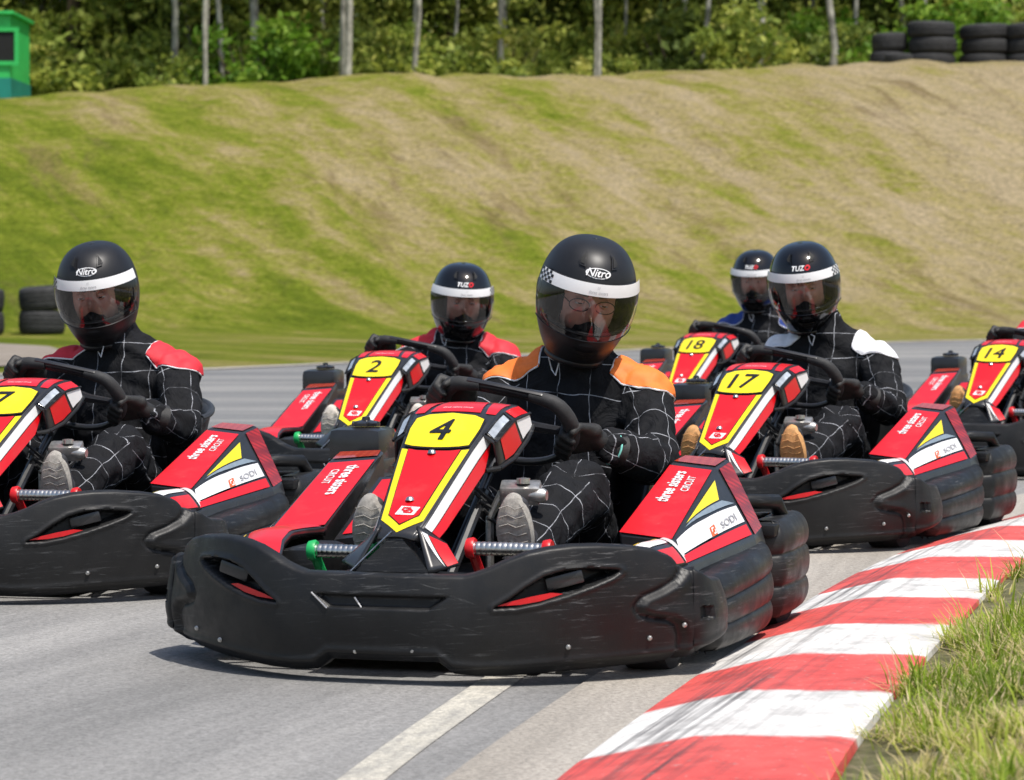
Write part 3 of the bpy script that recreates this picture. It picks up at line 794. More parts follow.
KARTS = [  # number, X, Y of plate, heading, label
    ('4', (444 - 512) / 3200 * 7.49, 7.49, 17, 'red and black go-kart number 4 leading the pack beside the striped kerb'),
    ('7', (4 - 512) / 3200 * 9.20, 9.20, 15, 'red and black go-kart number 7, cut off by the left side of the photo'),
    ('17', (745 - 512) / 3200 * 10.75, 10.75, 24, 'red and black go-kart number 17 close behind number 4 near the kerb'),
    ('2', (376 - 512) / 3200 * 12.4, 12.4, 15.5, 'red and black go-kart number 2 following between karts 7 and 4'),
    ('18', (697 - 512) / 3200 * 16.0, 16.0, 21.5, 'red and black go-kart number 18, farthest back behind kart 17'),
    ('14', (997 - 512) / 3200 * 14.4, 14.4, 26, 'red and black go-kart number 14 at the right side of the photo'),
]
proto, proto_fa = make_kart('4')
def origin(px, py, th):
    c, s = math.cos(th), math.sin(th); return (px - .46 * s, py - .46 * c)
kart_roots = {}
for i, (num, X, Y, th, lab) in enumerate(KARTS):
    if i == 0: k = proto
    else:
        k = copy_tree(proto)
        f = [c for c in k.children if c.name.startswith('nose_fairing')][0]; race_number(f, num)
    ox, oy = origin(X, Y, R(th)); k.location = (ox, oy, 0); k.rotation_euler = (0, 0, -R(th))
    tag(k, lab, 'go-kart', 'go-karts racing in a pack'); kart_roots[num] = k

# ------------------------------------------------------------------ drivers
def sph(c, r, sc=(1, 1, 1), n=2):
    bm = bmesh.new(); bmesh.ops.create_icosphere(bm, subdivisions=n, radius=1)
    out = [V((v.co.x * r * sc[0], v.co.y * r * sc[1], v.co.z * r * sc[2])) + V(c) for v in bm.verts]; bm.free(); return out
def hull(bm, pts):
    vs = [bm.verts.new(p) for p in pts]
    res = bmesh.ops.convex_hull(bm, input=vs)
    junk = [g for g in res['geom_interior'] if isinstance(g, bmesh.types.BMVert)] + [g for g in res['geom_unused'] if isinstance(g, bmesh.types.BMVert)]
    if junk: bmesh.ops.delete(bm, geom=list(set(junk)), context='VERTS')
def remeshed(name, bm, voxel, smooth_it=4):
    me = bpy.data.meshes.new(name); bm.to_mesh(me); bm.free()
    o = bpy.data.objects.new(name, me); COL.objects.link(o)
    m = o.modifiers.new('r', 'REMESH'); m.mode = 'VOXEL'; m.voxel_size = voxel
    s = o.modifiers.new('s', 'SMOOTH'); s.iterations = smooth_it; s.factor = .5
    dg = bpy.context.evaluated_depsgraph_get(); dg.update()
    new = bpy.data.meshes.new_from_object(o.evaluated_get(dg)); new.name = name
    bpy.data.objects.remove(o); bpy.data.meshes.remove(me)
    new.polygons.foreach_set('use_smooth', [True] * len(new.polygons))
    return new
def make_glove(parent, wrist, grip, axis, side, teal):
    """a hand closed around the rim at grip; axis = rim direction; wrist where the cuff starts"""
    bm = bmesh.new()
    wrist, grip, axis = V(wrist), V(grip), V(axis).normalized()
    arm = (grip - wrist).normalized()
    out = arm - axis * arm.dot(axis); out.normalize()      # from wrist towards the rim, across the rim
    up = axis
    back = out.cross(up).normalized()
    if back.z < 0: back = -back                             # back of hand faces up / outwards
    pc = grip - out * .030 + back * .012
    # palm
    hull(bm, sph(pc - out * .030 + up * .022, .021) + sph(pc - out * .030 - up * .022, .021) + sph(pc + out * .012 + up * .034, .017) + sph(pc + out * .012 - up * .034, .017))
    hull(bm, sph(wrist, .029) + sph(pc - out * .034, .026, (1, 1, 1)))
    for k, (t, ln) in enumerate(((.034, .9), (.012, 1.0), (-.011, .97), (-.033, .8))):
        b = pc + up * t + out * .014
        p1 = grip + up * t * .98 + out * .018 * ln + back * .026
        p2 = grip + up * t * .95 + out * .036 * ln - back * .002
        p3 = grip + up * t * .92 + out * .014 - back * .025
        r = .0115 if k < 3 else .0100
        hull(bm, sph(b, r * 1.08) + sph(p1, r)); hull(bm, sph(p1, r) + sph(p2, r * .95)); hull(bm, sph(p2, r * .95) + sph(p3, r * .85))
    th0 = pc - out * .022 + up * .030; th1 = grip + up * .050 - out * .008 + back * .006; th2 = grip + up * .052 + out * .014 - back * .012
    hull(bm, sph(th0, .015) + sph(th1, .0125)); hull(bm, sph(th1, .0125) + sph(th2, .0105))
    me = remeshed('glove', bm, .0045, 2); me.materials.append(M['glove_leather'])
    o = bpy.data.objects.new('glove', me); COL.objects.link(o); o.parent = parent
    cuff = MB(); d = (wrist - pc).normalized(); cuff.tube([wrist - d * .016, wrist + d * .006, wrist + d * .034], [.029, .036, .043], 16); cuff.build('cuff', 'glove_leather', o)
    if teal:
        q = MB(); nn = d.cross(V((0, 0, 1))).normalized(); bb = d.cross(nn)
        q.tube([wrist + d * .012 + (nn * math.cos(a) + bb * math.sin(a)) * .0385 for a in [i * 2 * math.pi / 24 for i in range(24)]], .0026, 6, closed=True); q.build('cuff_edge', 'teal_trim', o)
    return o
def make_shoe(parent, ankle, s, sole):
    bm = bmesh.new(); x, y, z = ankle
    heel = V((x, y - .01, z - .075)); toe = V((x - .004 * s, y - .085, z + .105))
    ball = V((x - .002 * s, y - .065, z + .03))
    up = (toe - heel).normalized(); nrm = V((0, -1, -.28)); nrm = (nrm - up * nrm.dot(up)).normalized()
    hull(bm, sph(heel - nrm * .02, .034) + sph(ball - nrm * .025, .040, (1.05, .8, 1)))
    hull(bm, sph(ball - nrm * .025, .040, (1.05, .8, 1)) + sph(toe - nrm * .018, .028, (1.25, .8, .9)))
    hull(bm, sph(heel - nrm * .02, .034) + sph((x, y + .03, z + .0), .042)); hull(bm, sph((x, y + .03, z), .042) + sph(ball - nrm * .03, .036))
    me = remeshed('shoe', bm, .007, 3); me.materials.append(M['shoe_dark'])
    o = bpy.data.objects.new('shoe', me); COL.objects.link(o); o.parent = parent
    # sole: footprint outline facing forward
    rt = up.cross(nrm).normalized(); L = (toe - heel).length + .05
    outl = []
    for k in range(40):
        t = 2 * math.pi * k / 40; a = math.cos(t); b = math.sin(t)
        w = .0475 * (1 - .20 * math.exp(-((a + .1) / .35) ** 2)) * (1.0 if a > 0 else .82)
        outl.append((b * w * s, a * L / 2))
    cen = (heel + toe) / 2 + nrm * .012
    sm = MB(); vs = []
    def sp(a, b, o_): return cen + rt * a + up * b + nrm * (o_ - .35 * max(0, b - .04) ** 1.5 * 3)
    rings = [(1.0, -.016), (1.03, -.008), (1.02, .0), (.96, .007), (.5, .009), (.02, .010)]
    for q, o_ in rings: vs += [sp(a * q, b * q, o_) for a, b in outl]
    fs = [(r * 40 + k, r * 40 + (k + 1) % 40, (r + 1) * 40 + (k + 1) % 40, (r + 1) * 40 + k) for r in range(len(rings) - 1) for k in range(40)]
    sm.add(vs, fs)
    for k in range(-5, 6):
        b = k * .02; w = .034 - .004 * abs(k) / 5
        sm.tube([sp(-w, b, .0105), sp(-w * .3, b + .006, .0115), (sp(w * .3, b - .002, .0115)), sp(w, b + .004, .0105)], .0013, 5)
    sm.build('sole', sole, o)
# helmet surface
def helm(az, el, off=0.0):
    a, b, c = .1275, .152, .150
    ce = max(0, math.cos(el)) ** .72
    x = a * math.sin(az) * ce
    fr = max(0, math.cos(az))
    y = -b * math.cos(az) * ce
    z = c * math.sin(el) if el > 0 else c * 1.27 * math.sin(el)
    if el < 0:
        t = sstep(0, R(50), -el); x *= 1 - .10 * t * (.5 + .5 * fr) - .03 * t; y *= 1 + .09 * math.exp(-((math.degrees(el) + 36) / 16) ** 2) * fr - .04 * t
    else: y *= 1 + .02 * fr * math.sin(2 * el)
    p = V((x, y, z))
    if off: p += V((x / a ** 2, y / b ** 2, z / c ** 2)).normalized() * off
    return p
def make_helmet(parent, loc, rot, style):
    gloss = style == 'gloss'; shell = 'helmet_gloss' if gloss else 'helmet_matte'
    H = empty('helmet_pose'); 
    mt = Matrix.Translation(loc) @ Euler(rot).to_matrix().to_4x4()
    bpy.data.objects.remove(H)
    azs = sorted(set([-180 + 4 * k for k in range(91)] + [-66, 66])); els = [90 - 2.5 * k for k in range(0, 62)]
    els = [e for e in els if e > -62]
    vs = []; fs = []
    na = len(azs) - 1
    for e in els:
        for a in azs[:-1]: vs.append(mt @ helm(R(a), R(e)))
    port = lambda a, e: abs(a) < 66 and -21 + 6 * (a / 66) ** 2 < e < 24
    for j in range(len(els) - 1):
        for i in range(na):
            if port((azs[i] + azs[i + 1]) / 2, (els[j] + els[j + 1]) / 2): continue
            fs.append((j * na + i, j * na + (i + 1) % na, (j + 1) * na + (i + 1) % na, (j + 1) * na + i))
    mb = MB(); mb.add(vs, fs)
    # neck opening roll
    mb.tube([mt @ (helm(R(a), R(-60)) * .96 + V((0, 0, -.004))) for a in azs[:-1]], .012, 8, closed=True)
    for e, r in ((24, .004), (-21, .005)):
        mb.tube([mt @ helm(R(a), R(e + (6 * (a / 66) ** 2 if e < 0 else 0)), .000) for a in range(-66, 67, 6)], r, 6)
    hm = mb.build('helmet', shell, parent, sharp=70)
    so = hm.modifiers.new('thickness', 'SOLIDIFY'); so.thickness = .012; so.offset = -1
    S = lambda u, v, o: mt @ helm(u, v, o)
    # visor
    vz = MB(); vz.grid(60, 18, lambda u, v: S(R(-80 + 160 * u), R(-25 + 7 * (2 * u - 1) ** 2 + (50 - 7 * (2 * u - 1) ** 2) * v), .0065))
    vz.build('visor', 'visor_tint', hm)
    edge = MB(); edge.tube([S(R(-80 + 160 * u), R(-25 + 7 * (2 * u - 1) ** 2), .0068) for u in [i / 40 for i in range(41)]], .0016, 6); edge.build('visor_edge', shell, hm)
    bn = decal([[(R(-79), R(13.5)), (R(79), R(13.5)), (R(79), R(25.5)), (R(-79), R(25.5))]], lambda u, v: S(u, v, .0082), step=.08)
    band = bn.build('visor_band', 'white_paint', hm)
    for sg in ((1,) if gloss else (-1,)):
        ck = MB()
        for i in range(6):
            for j in range(4):
                if (i + j) % 2:
                    a0 = sg * (78 - i * 4); a1 = sg * (74 - i * 4); e0 = 13.8 + j * 2.9
                    ck.add([S(R(a), R(e), .0092) for a, e in [(a0, e0), (a1, e0), (a1, e0 + 2.9), (a0, e0 + 2.9)]], [(0, 1, 2, 3)])
        ck.build('checker_pattern', 'ink', hm, recalc=False)
    tx = MB(); fT = lambda az, el, o: (lambda a, b, k: S(az + a / .145, el + b / .145, o + k))
    put_text(tx, 'three sisters', .0075, fT(R(2), R(17.2), .0092)); put_text(tx, '///', .007, fT(R(2), R(21.5), .0092)); tx.build('band_lettering', 'grey_ink', hm, recalc=False)
    if not gloss:
        lg = MB(); el0 = R(37)
        ring = [(.044 * math.cos(t), .0150 * math.sin(t)) for t in [i * 2 * math.pi / 28 for i in range(28)]]
        f_ = fT(0, el0, .0010)
        lg.add([f_(a, b, 0) for a, b in ring] + [f_(0, 0, .0006)], [(i, (i + 1) % 28, 28) for i in range(28)], 0)
        lg.add([f_(a * .88, b * .80, .0010) for a, b in ring] + [f_(0, 0, .0016)], [(i, (i + 1) % 28, 28) for i in range(28)], 1)
        put_text(lg, 'Nitro', .0205, lambda a, b, k: f_(a, b, .0028 + k), sx=1.2, shear=.3, mi=0, bold=.0006)
        lg.build('helmet_logo', ['white_paint', 'ink'], hm, recalc=False)
    else:
        lg = MB(); f_ = fT(0, R(34), .0010)
        put_text(lg, 'TUZ', .0185, lambda a, b, k: f_(a - .013, b, k), sx=1.15, shear=.25, bold=.0010)
        put_text(lg, 'O', .0185, lambda a, b, k: f_(a + .029, b, k), sx=1.2, shear=.25, mi=1, bold=.0018)
        lg.build('helmet_logo', ['white_paint', 'red_gloss'], hm, recalc=False)
    for sg in (-1, 1):   # crown vents
        vt = MB(); base = [(.022, .50), (.050, .52), (.060, .62), (.046, .80), (.034, .86), (.030, .70)]
        q = [(sg * (.30 + (a - .02) * 6), b + .22) for a, b in base]
        d = decal([q], lambda u, v: S(u, v, .0045), step=.07); d.build('crown_vent', shell, hm)
        q2 = inset(q, .035); decal([q2], lambda u, v: S(u, v, .0065), step=.07).build('vent_opening', 'dark_recess', hm)
        sc = MB(); sc.lathe([(-.004, .024), (.004, .024), (.008, .018), (.009, .0001)], (0, 0, 0), 'x', 24)
        sc.v = [mt @ (V((v.x * sg, v.y, v.z)) + V((sg * .122, -.012, .012))) for v in sc.v]; sc.build('visor_pivot', shell, hm)
    ch = [(-.34, R(-33)), (-.2, R(-36)), (0, R(-37)), (.2, R(-36)), (.34, R(-33)), (.30, R(-42)), (0, R(-50)), (-.30, R(-42))]
    d = decal([ch], lambda u, v: S(u, v, .004), step=.08); cvo = d.build('chin_vent', shell, hm)
    for k in range(3):
        e0 = -36.5 - k * 3.4; w = .27 - .055 * k
        q = [(-w, R(e0 + 1.2)), (0, R(e0)), (w, R(e0 + 1.2)), (w * .95, R(e0 - .6)), (0, R(e0 - 1.9)), (-w * .95, R(e0 - .6))]
        decal([q], lambda u, v: S(u, v, .0055), step=.08).build('chin_slot', 'dark_recess', hm)
    return mt
def make_head(parent, mt, glasses):
    mb = MB()
    def hp(u, v):
        az = (u - .5) * 2 * math.pi; el = (v - .5) * math.pi
        x = .074 * math.sin(az) * math.cos(el); y = -.094 * math.cos(az) * math.cos(el); z = .118 * math.sin(el)
        f = max(0, math.cos(az)) * max(0, math.cos(el))
        # features on the front
        x_ = x; zz = z
        d = 0
        d += .024 * math.exp(-(x_ / .011) ** 2) * math.exp(-((zz + .012) / .020) ** 2)        # nose tip
        d += .012 * math.exp(-(x_ / .009) ** 2) * math.exp(-((zz - .012) / .022) ** 2)        # bridge
        for s in (-1, 1):
            d -= .012 * math.exp(-((x_ - s * .031) / .015) ** 2) * math.exp(-((zz - .018) / .011) ** 2)
            d += .006 * math.exp(-((x_ - s * .030) / .020) ** 2) * math.exp(-((zz - .037) / .008) ** 2)
            d += .007 * math.exp(-((x_ - s * .040) / .018) ** 2) * math.exp(-((zz + .012) / .016) ** 2)
        d += .006 * math.exp(-(x_ / .022) ** 2) * math.exp(-((zz + .045) / .009) ** 2) * (1 if zz > -.06 else 1)
        d += .008 * math.exp(-(x_ / .025) ** 2) * math.exp(-((zz + .082) / .014) ** 2)
        return V((x, y - d * (f > 0), z))
    mb.grid(96, 72, hp, closed=True)
    vs = [mt @ (v + V((0, -.030, -.010))) for v in mb.v]; raw = mb.v; mb.v = vs
    mb.m = []
    for f in mb.f:
        c = sum((raw[i] for i in f), V()) / len(f)
        mb.m.append(0 if (c.y < -.02 and -.075 < c.z < .07 and abs(c.x) < .066) else 1)
    h = mb.build('head', ['skin', 'balaclava'], parent, recalc=False)
    dg_ = MB(); dg_.grid(20, 12, lambda u, v: mt @ V(((u - .5) * .100 * (1 - .35 * v ** 1.5), -.112 - .034 * math.cos((u - .5) * 3.0) + .004 * v, -.100 + .056 * v + .010 * math.cos((u - .5) * 6) * v)))
    dg_.build('breath_guard', 'balaclava', h)
    for s in (-1, 1):
        c = V((s * .031, -.030 - .0795, -.010 + .018))
        bm = bmesh.new(); bmesh.ops.create_icosphere(bm, subdivisions=3, radius=.0125); e = MB()
        e.add([mt @ (v.co + c) for v in bm.verts], [[v.index for v in f.verts] for f in bm.faces]); bm.free()
        for i, f in enumerate(e.f):
            cc = mt.inverted() @ (sum((e.v[k] for k in f), V()) / 3) - c
            if cc.y < -.0105: e.m[i] = 1
        e.build('eye', ['eye_white', 'iris'], h, recalc=False)
        ld = MB()
        ld.grid(18, 8, lambda u, v: mt @ (c + V((.0137 * math.cos(math.pi * u) * math.cos(-.10 + 1.5 * v), -.0137 * math.sin(math.pi * u) * math.cos(-.10 + 1.5 * v), .0137 * math.sin(-.10 + 1.5 * v)))))
        ld.grid(18, 5, lambda u, v: mt @ (c + V((.0134 * math.cos(math.pi * u) * math.cos(.45 + 1.0 * v), -.0134 * math.sin(math.pi * u) * math.cos(.45 + 1.0 * v), -.0134 * math.sin(.45 + 1.0 * v)))))
        ld.build('eyelid', 'skin', h)
        bw = MB(); bw.tube([mt @ V((s * (.014 + .034 * t), -.030 - .098 + .010 * t * t + .002, -.010 + .036 + .006 * math.sin(t * 2.6))) for t in (0, .25, .5, .75, 1)], [.003, .005, .005, .0042, .002], 6); bw.build('eyebrow', 'bark_brown', h)
        if glasses:
            g = MB(); pts = [(s * .033 + .026 * math.cos(t), .016 * math.sin(t)) for t in [i * 2 * math.pi / 24 for i in range(24)]]
            g.tube([mt @ V((a, -.030 - .102 + abs(a) * .16, -.010 + .012 + b)) for a, b in pts], .0013, 6, closed=True)
            g.tube([mt @ V((s * .058, -.118, .004)), mt @ V((s * .072, -.06, .006))], .0013, 6); g.build('glasses_rim', 'ink', h)
    return h
GRIPR = wp(*rim_ab(R(-14))); GRIPL = wp(*rim_ab(R(163))); TANR = wp(*rim_ab(R(4))) - wp(*rim_ab(R(-30))); TANL = wp(*rim_ab(R(145))) - wp(*rim_ab(R(180)))
def make_driver(kart, label, patch, style, sole, head=(.118, 1.265, .850), hrot=(0, 0, 0), lean=0.0, dz=0.0, glasses=False, teal=False, hide_left=False):
    root = empty('person'); root.location = kart.location; root.rotation_euler = kart.rotation_euler
    hd = V(head)
    L = lambda x, y, z, k=1.0: V((x + lean * k, y, z + dz * k))
    hip = V((.04, 1.27, .20)); waist = L(.05, 1.30, .34, .5); chest = L(.072, 1.325, .50); neck = L(.088, 1.315, .675)
    nk2 = V(((neck.x + hd.x) / 2, (neck.y + hd.y) / 2 + .02, hd.z - .12))
    SR = L(.256, 1.335, .598); SL = L(-.100, 1.345, .610)
    rv = lambda: random.uniform(-.018, .018)
    ER = L(.340 + rv(), 1.165 + rv(), .440 + rv(), .8); EL = L(-.215, 1.12, .46, .8)
    WR = V((.262, .965, .482)); WL = V((-.185, .955, .500))
    KR = V((.225, .790, .385)); KL = V((-.125, .800, .375))
    AR = V((.205, .435, .270)); AL = V((-.150, .430, .262))
    HR = V((.125, 1.22, .19)); HL = V((-.045, 1.22, .19))
    bm = bmesh.new()
    hull(bm, sph(hip, .12, (1.35, 1.0, .85)) + sph(waist, .115, (1.28, .92, .8)))
    hull(bm, sph(waist, .115, (1.28, .92, .8)) + sph(chest, .122, (1.32, .95, .9)))
    hull(bm, sph(chest, .122, (1.32, .95, .9)) + sph(SR - V((.035, 0, -.005)), .066) + sph(SL + V((.035, 0, .005)), .066) + sph(neck - V((0, -.01, .015)), .078))
    hull(bm, sph(neck, .074) + sph(nk2, .072))
    for sg, S_ in ((1, SR), (-1, SL)):
        hull(bm, sph(neck + V((sg * .035, .03, .0)), .056) + sph(V((neck.x + sg * .105, 1.345, S_.z + .048)), .050) + sph(S_ - V((sg * .02, 0, .01)), .062))
    limbs = [(SR, .072, ER, .058), (ER, .060, WR, .043), (SL, .072, EL, .058), (EL, .060, WL, .043), (HR, .100, KR, .079), (KR, .079, AR, .056), (HL, .100, KL, .079), (KL, .079, AL, .056)]
    for a, ra, b, rb in limbs: hull(bm, sph(a, ra) + sph(b, rb))
    me = remeshed('body', bm, .0095, 5)
    bones = [(hip, neck, .14)] + [(a, b, (ra + rb) / 2) for a, ra, b, rb in limbs]
    frames = []
    for a, b, r in bones:
        d = (b - a); ln = d.length; d.normalize(); ref = V((1, 0, 0)) if abs(d.x) < .7 else V((0, 0, 1))
        e1 = (ref - d * ref.dot(d)).normalized(); e2 = d.cross(e1); frames.append((a, d, ln, e1, e2, r))
    def nearest(p):
        best = None
        for i, (a, d, ln, e1, e2, r) in enumerate(frames):
            t = max(0, min(ln, (p - a).dot(d))); q = (p - (a + d * t)).length - r
            if best is None or q < best[0]: best = (q, i)
        return best[1]
    sd = random.random() * 50
    nor = [v.normal.copy() for v in me.vertices]
    for v in me.vertices:
        i = nearest(v.co); a, d, ln, e1, e2, r = frames[i]; q = v.co - a; al = q.dot(d)
        ang = math.atan2(q.dot(e2), q.dot(e1))
        jt = math.exp(-(min(al, ln - al) / .07) ** 2) if i else .5
        w = noise.noise(V((al * 24 + 1.5 * math.sin(ang + i), ang * 1.1, sd + i * 3))) * (.0075 + .0075 * jt) + noise.noise(v.co * 13 + V((sd, 0, 0))) * .011
        w += -abs(noise.noise(v.co * 20 + V((0, sd, 0)))) * .009 + .003
        v.co += nor[v.index] * w
    me.update()
    uv = me.uv_layers.new(name='stitch'); base_t = 0
    for p in me.polygons:
        i = nearest(p.center); a, d, ln, e1, e2, r = frames[i]
        q0 = p.center - a; ac = math.atan2(q0.dot(e2), q0.dot(e1))
        for li in p.loop_indices:
            co = me.vertices[me.loops[li].vertex_index].co; q = co - a; al = q.dot(d)
            if i == 0: uv.data[li].uv = (co.x * 1.0, al)
            else:
                an = math.atan2(q.dot(e2), q.dot(e1))
                while an - ac > math.pi: an -= 2 * math.pi
                while an - ac < -math.pi: an += 2 * math.pi
                uv.data[li].uv = (an * (r + .002), al)
    me.materials.append(M['suit_cloth'])
    body = bpy.data.objects.new('body', me); COL.objects.link(body); body.parent = root
    # shoulder yokes cut out of the suit surface
    for s, S, E_ in ((1, SR, ER), (-1, SL, EL)):
        b2 = bmesh.new(); b2.from_mesh(me)
        ax = (E_ - S).normalized()
        dirx = V((s, 0, 0))
        inner = V((neck.x + s * .098, neck.y, neck.z))
        planes = [(inner, V((-s, 0, .12))), (S + V((0, -.072, -.0)), V((-s * .30, -1, -.42))), (S + ax * .055, (ax + V((-s * .4, -.3, 0))).normalized()), (S + V((0, .09, 0)), V((0, 1, 0))), (S + V((0, 0, -.012)), V((s * .1, -.30, -1)))]
        for co, no in planes:
            bmesh.ops.bisect_plane(b2, geom=b2.verts[:] + b2.edges[:] + b2.faces[:], plane_co=co, plane_no=no, clear_outer=True)
        # keep the biggest island only
        for v in b2.verts: v.co += v.normal * .0035
        if len(b2.faces) > 10:
            b2.normal_update()
            bed = [e for e in b2.edges if e.is_boundary]
            loop = {}
            for e in bed:
                for v in e.verts: loop.setdefault(v, []).append(e)
            pipes = []; seen = set()
            for e in bed:
                if e in seen: continue
                seen.add(e); ch = [e.verts[0], e.verts[1]]
                while True:
                    nx = [x for x in loop[ch[-1]] if x not in seen]
                    if not nx: break
                    seen.add(nx[0]); ch.append(nx[0].other_vert(ch[-1]))
                pipes.append([v.co.copy() for v in ch])
            pm = bpy.data.meshes.new('shoulder_patch'); b2.to_mesh(pm); pm.materials.clear(); pm.materials.append(M['patch_' + patch])
            po = bpy.data.objects.new('shoulder_patch', pm); COL.objects.link(po); po.parent = root
            so = po.modifiers.new('thickness', 'SOLIDIFY'); so.thickness = .004; so.offset = 0
            pp = MB()
            for ch in pipes:
                if len(ch) < 12: continue
                closed = (ch[0] - ch[-1]).length < 1e-5
                if closed: ch = ch[:-1]
                for _ in range(3):
                    n = len(ch); ch = [(ch[i - 1] + ch[i] * 2 + ch[(i + 1) % n]) / 4 if (closed or 0 < i < n - 1) else ch[i] for i in range(n)]
                pp.tube(ch[::2], .0026, 6, closed=closed)
            if pp.v: pp.build('piping', 'patch_white', po)
        b2.free()
    # collar strap
    cl = MB(); cl.tube([neck + V((-.055, -.068, -.012)), neck + V((-.060, -.080, .02)), neck + V((-.03, -.088, .008)), neck + V((-.040, -.085, -.025))], .002, 5, closed=True); cl.build('collar_tab', 'patch_white', body)
    make_glove(root, WR, GRIPR, TANR, 1, teal)
    make_glove(root, WL, GRIPL, TANL, -1, False)
    make_shoe(root, tuple(AR), 1, sole); make_shoe(root, tuple(AL), -1, sole)
    mt = make_helmet(root, hd, hrot, style); make_head(root, mt, glasses)
    tag(root, label, 'person', 'helmeted kart drivers'); return root
K = kart_roots
make_driver(K['4'], 'driver with orange shoulder patches, glasses and matte black helmet in kart 4', 'orange', 'matte', 'mesh_grey_sole', head=(.122, 1.255, .858), hrot=(R(15), R(8), R(25)), glasses=True, teal=True)
make_driver(K['7'], 'driver with red shoulder patches and matte black helmet steering kart 7', 'red', 'matte', 'mesh_grey_sole', head=(-.045, 1.275, .858), hrot=(R(14), R(-5), R(10)), lean=-.065)
make_driver(K['17'], 'driver with white shoulder patches and glossy black helmet in kart 17', 'white', 'gloss', 'tan_sole', head=(-.068, 1.28, .872), hrot=(R(12), R(-6), R(16)), lean=-.07)
make_driver(K['2'], 'driver with red shoulder patches and glossy black helmet in kart 2', 'red', 'gloss', 'white_sole', head=(.105, 1.28, .80), hrot=(R(10), R(2), R(22)), dz=-.04)
make_driver(K['18'], 'driver with blue shoulders and glossy black helmet in kart 18, farthest back', 'blue', 'gloss', 'mesh_grey_sole', head=(.055, 1.28, .875), hrot=(R(10), R(0), R(8)))
make_driver(K['14'], 'driver of kart 14 at the right edge, only gloves and shoes showing', 'red', 'gloss', 'tan_sole', head=(.10, 1.28, .84), hrot=(R(14), 0, R(18)))

# ------------------------------------------------------------------ ground, track, kerb
def crest(X): return interp([(-40, 3.9), (-9.3, 4.09), (-6.4, 4.30), (-3.1, 4.46), (-1.6, 4.47), (.9, 4.48), (3.4, 4.60), (6.3, 4.72), (9.3, 4.72), (40, 4.5)], X)
def terrain(X, Y):
    t = (Y - 46) / 13; h = crest(X)
    if t <= 0: z = 0
    elif t < 1: z = h * (t * t * (3 - 2 * t))
    else: z = h - .55 * sstep(59.5, 63, Y)
    if Y > 30:
        k = sstep(44, 50, Y) * (1 - sstep(57, 60, Y))
        z += k * (.16 * noise.noise(V((X * .25 + Y * .1, Y * .22, 3))) + .07 * noise.noise(V((X * .9, Y * .9, 1)))) * (1 if Y < 64 else .4)
        u = X * .89 + Y * .46; w_ = -X * .46 + Y * .89
        z += k * .13 * noise.noise(V((u * 1.1, w_ * .16, 4))) + .07 * noise.noise(V((X * 1.5, Y * 1.5, 7))) * sstep(47, 50, Y)
    return z
def axis_samples(segs):
    out = []
    for a, b, st in segs:
        n = max(1, int((b - a) / st)); out += [a + (b - a) * i / n for i in range(n)]
    out.append(segs[-1][1]); return out
xs = axis_samples([(-400, -60, 40), (-60, -16, 2), (-16, 16, .25), (16, 60, 2), (60, 400, 40)])
ys = axis_samples([(-60, 0, 10), (0, 42, 2), (42, 64, .25), (64, 100, 3), (100, 600, 60)])
vs = [(x, y, terrain(x, y)) for y in ys for x in xs]; nx = len(xs)
fs = [(j * nx + i, j * nx + i + 1, (j + 1) * nx + i + 1, (j + 1) * nx + i) for j in range(len(ys) - 1) for i in range(nx - 1)]
g = link_mesh('ground', vs, fs, 'grass_ground'); tag(g, kind='structure')

def strip(name, left, right, z, mat, kind='structure', n=80, y0=None, y1=None):
    """sheet between two curves X = left(Y), right(Y)"""
    vs = []; 
    for i in range(n):
        y = y0 + (y1 - y0) * i / (n - 1); vs += [(left(y), y, z), (right(y), y, z)]
    fs = [(2 * i, 2 * i + 1, 2 * i + 3, 2 * i + 2) for i in range(n - 1)]
    o = link_mesh(name, vs, fs, mat, smooth=False); tag(o, kind=kind); return o
KL = [(1.5, -.62), (3.0, -.42), (4.0, -.26), (4.9, -.09), (5.77, .075), (6.62, .265), (7.75, .535), (8.92, .825), (10.15, 1.185), (11.0, 1.50), (12.0, 1.92), (13.2, 2.5), (15, 3.6), (18, 6.0), (22, 10.0)]
def smooth_interp(pts, x):
    # Catmull-Rom
    for i in range(len(pts) - 1):
        if x <= pts[i + 1][0] or i == len(pts) - 2:
            p0 = pts[max(0, i - 1)]; p1 = pts[i]; p2 = pts[i + 1]; p3 = pts[min(len(pts) - 1, i + 2)]
            h = p2[0] - p1[0]; t = max(0, min(1, (x - p1[0]) / h))
            m1 = (p2[1] - p0[1]) / (p2[0] - p0[0]) * h; m2 = (p3[1] - p1[1]) / (p3[0] - p1[0]) * h
            return (2 * t ** 3 - 3 * t * t + 1) * p1[1] + (t ** 3 - 2 * t * t + t) * m1 + (-2 * t ** 3 + 3 * t * t) * p2[1] + (t ** 3 - t * t) * m2
kl = lambda y: smooth_interp(KL, y)
# track surface: polygon with the far edge
far = [(-60, 12), (-30, 17), (-12, 22.5), (-6, 26.3), (-2.73, 29.4), (-.5, 33.2), (1.7, 36.8), (4.8, 40.3), (7, 42.3), (10, 43.6), (16, 44.3), (60, 45)]
pts = [(-60, -20)] + [(60, -20)] + [p for p in far[::-1]]
a = link_mesh('track', [(x, y, .004) for x, y in pts], [tuple(range(len(pts)))], 'asphalt', smooth=False); tag(a, kind='structure')
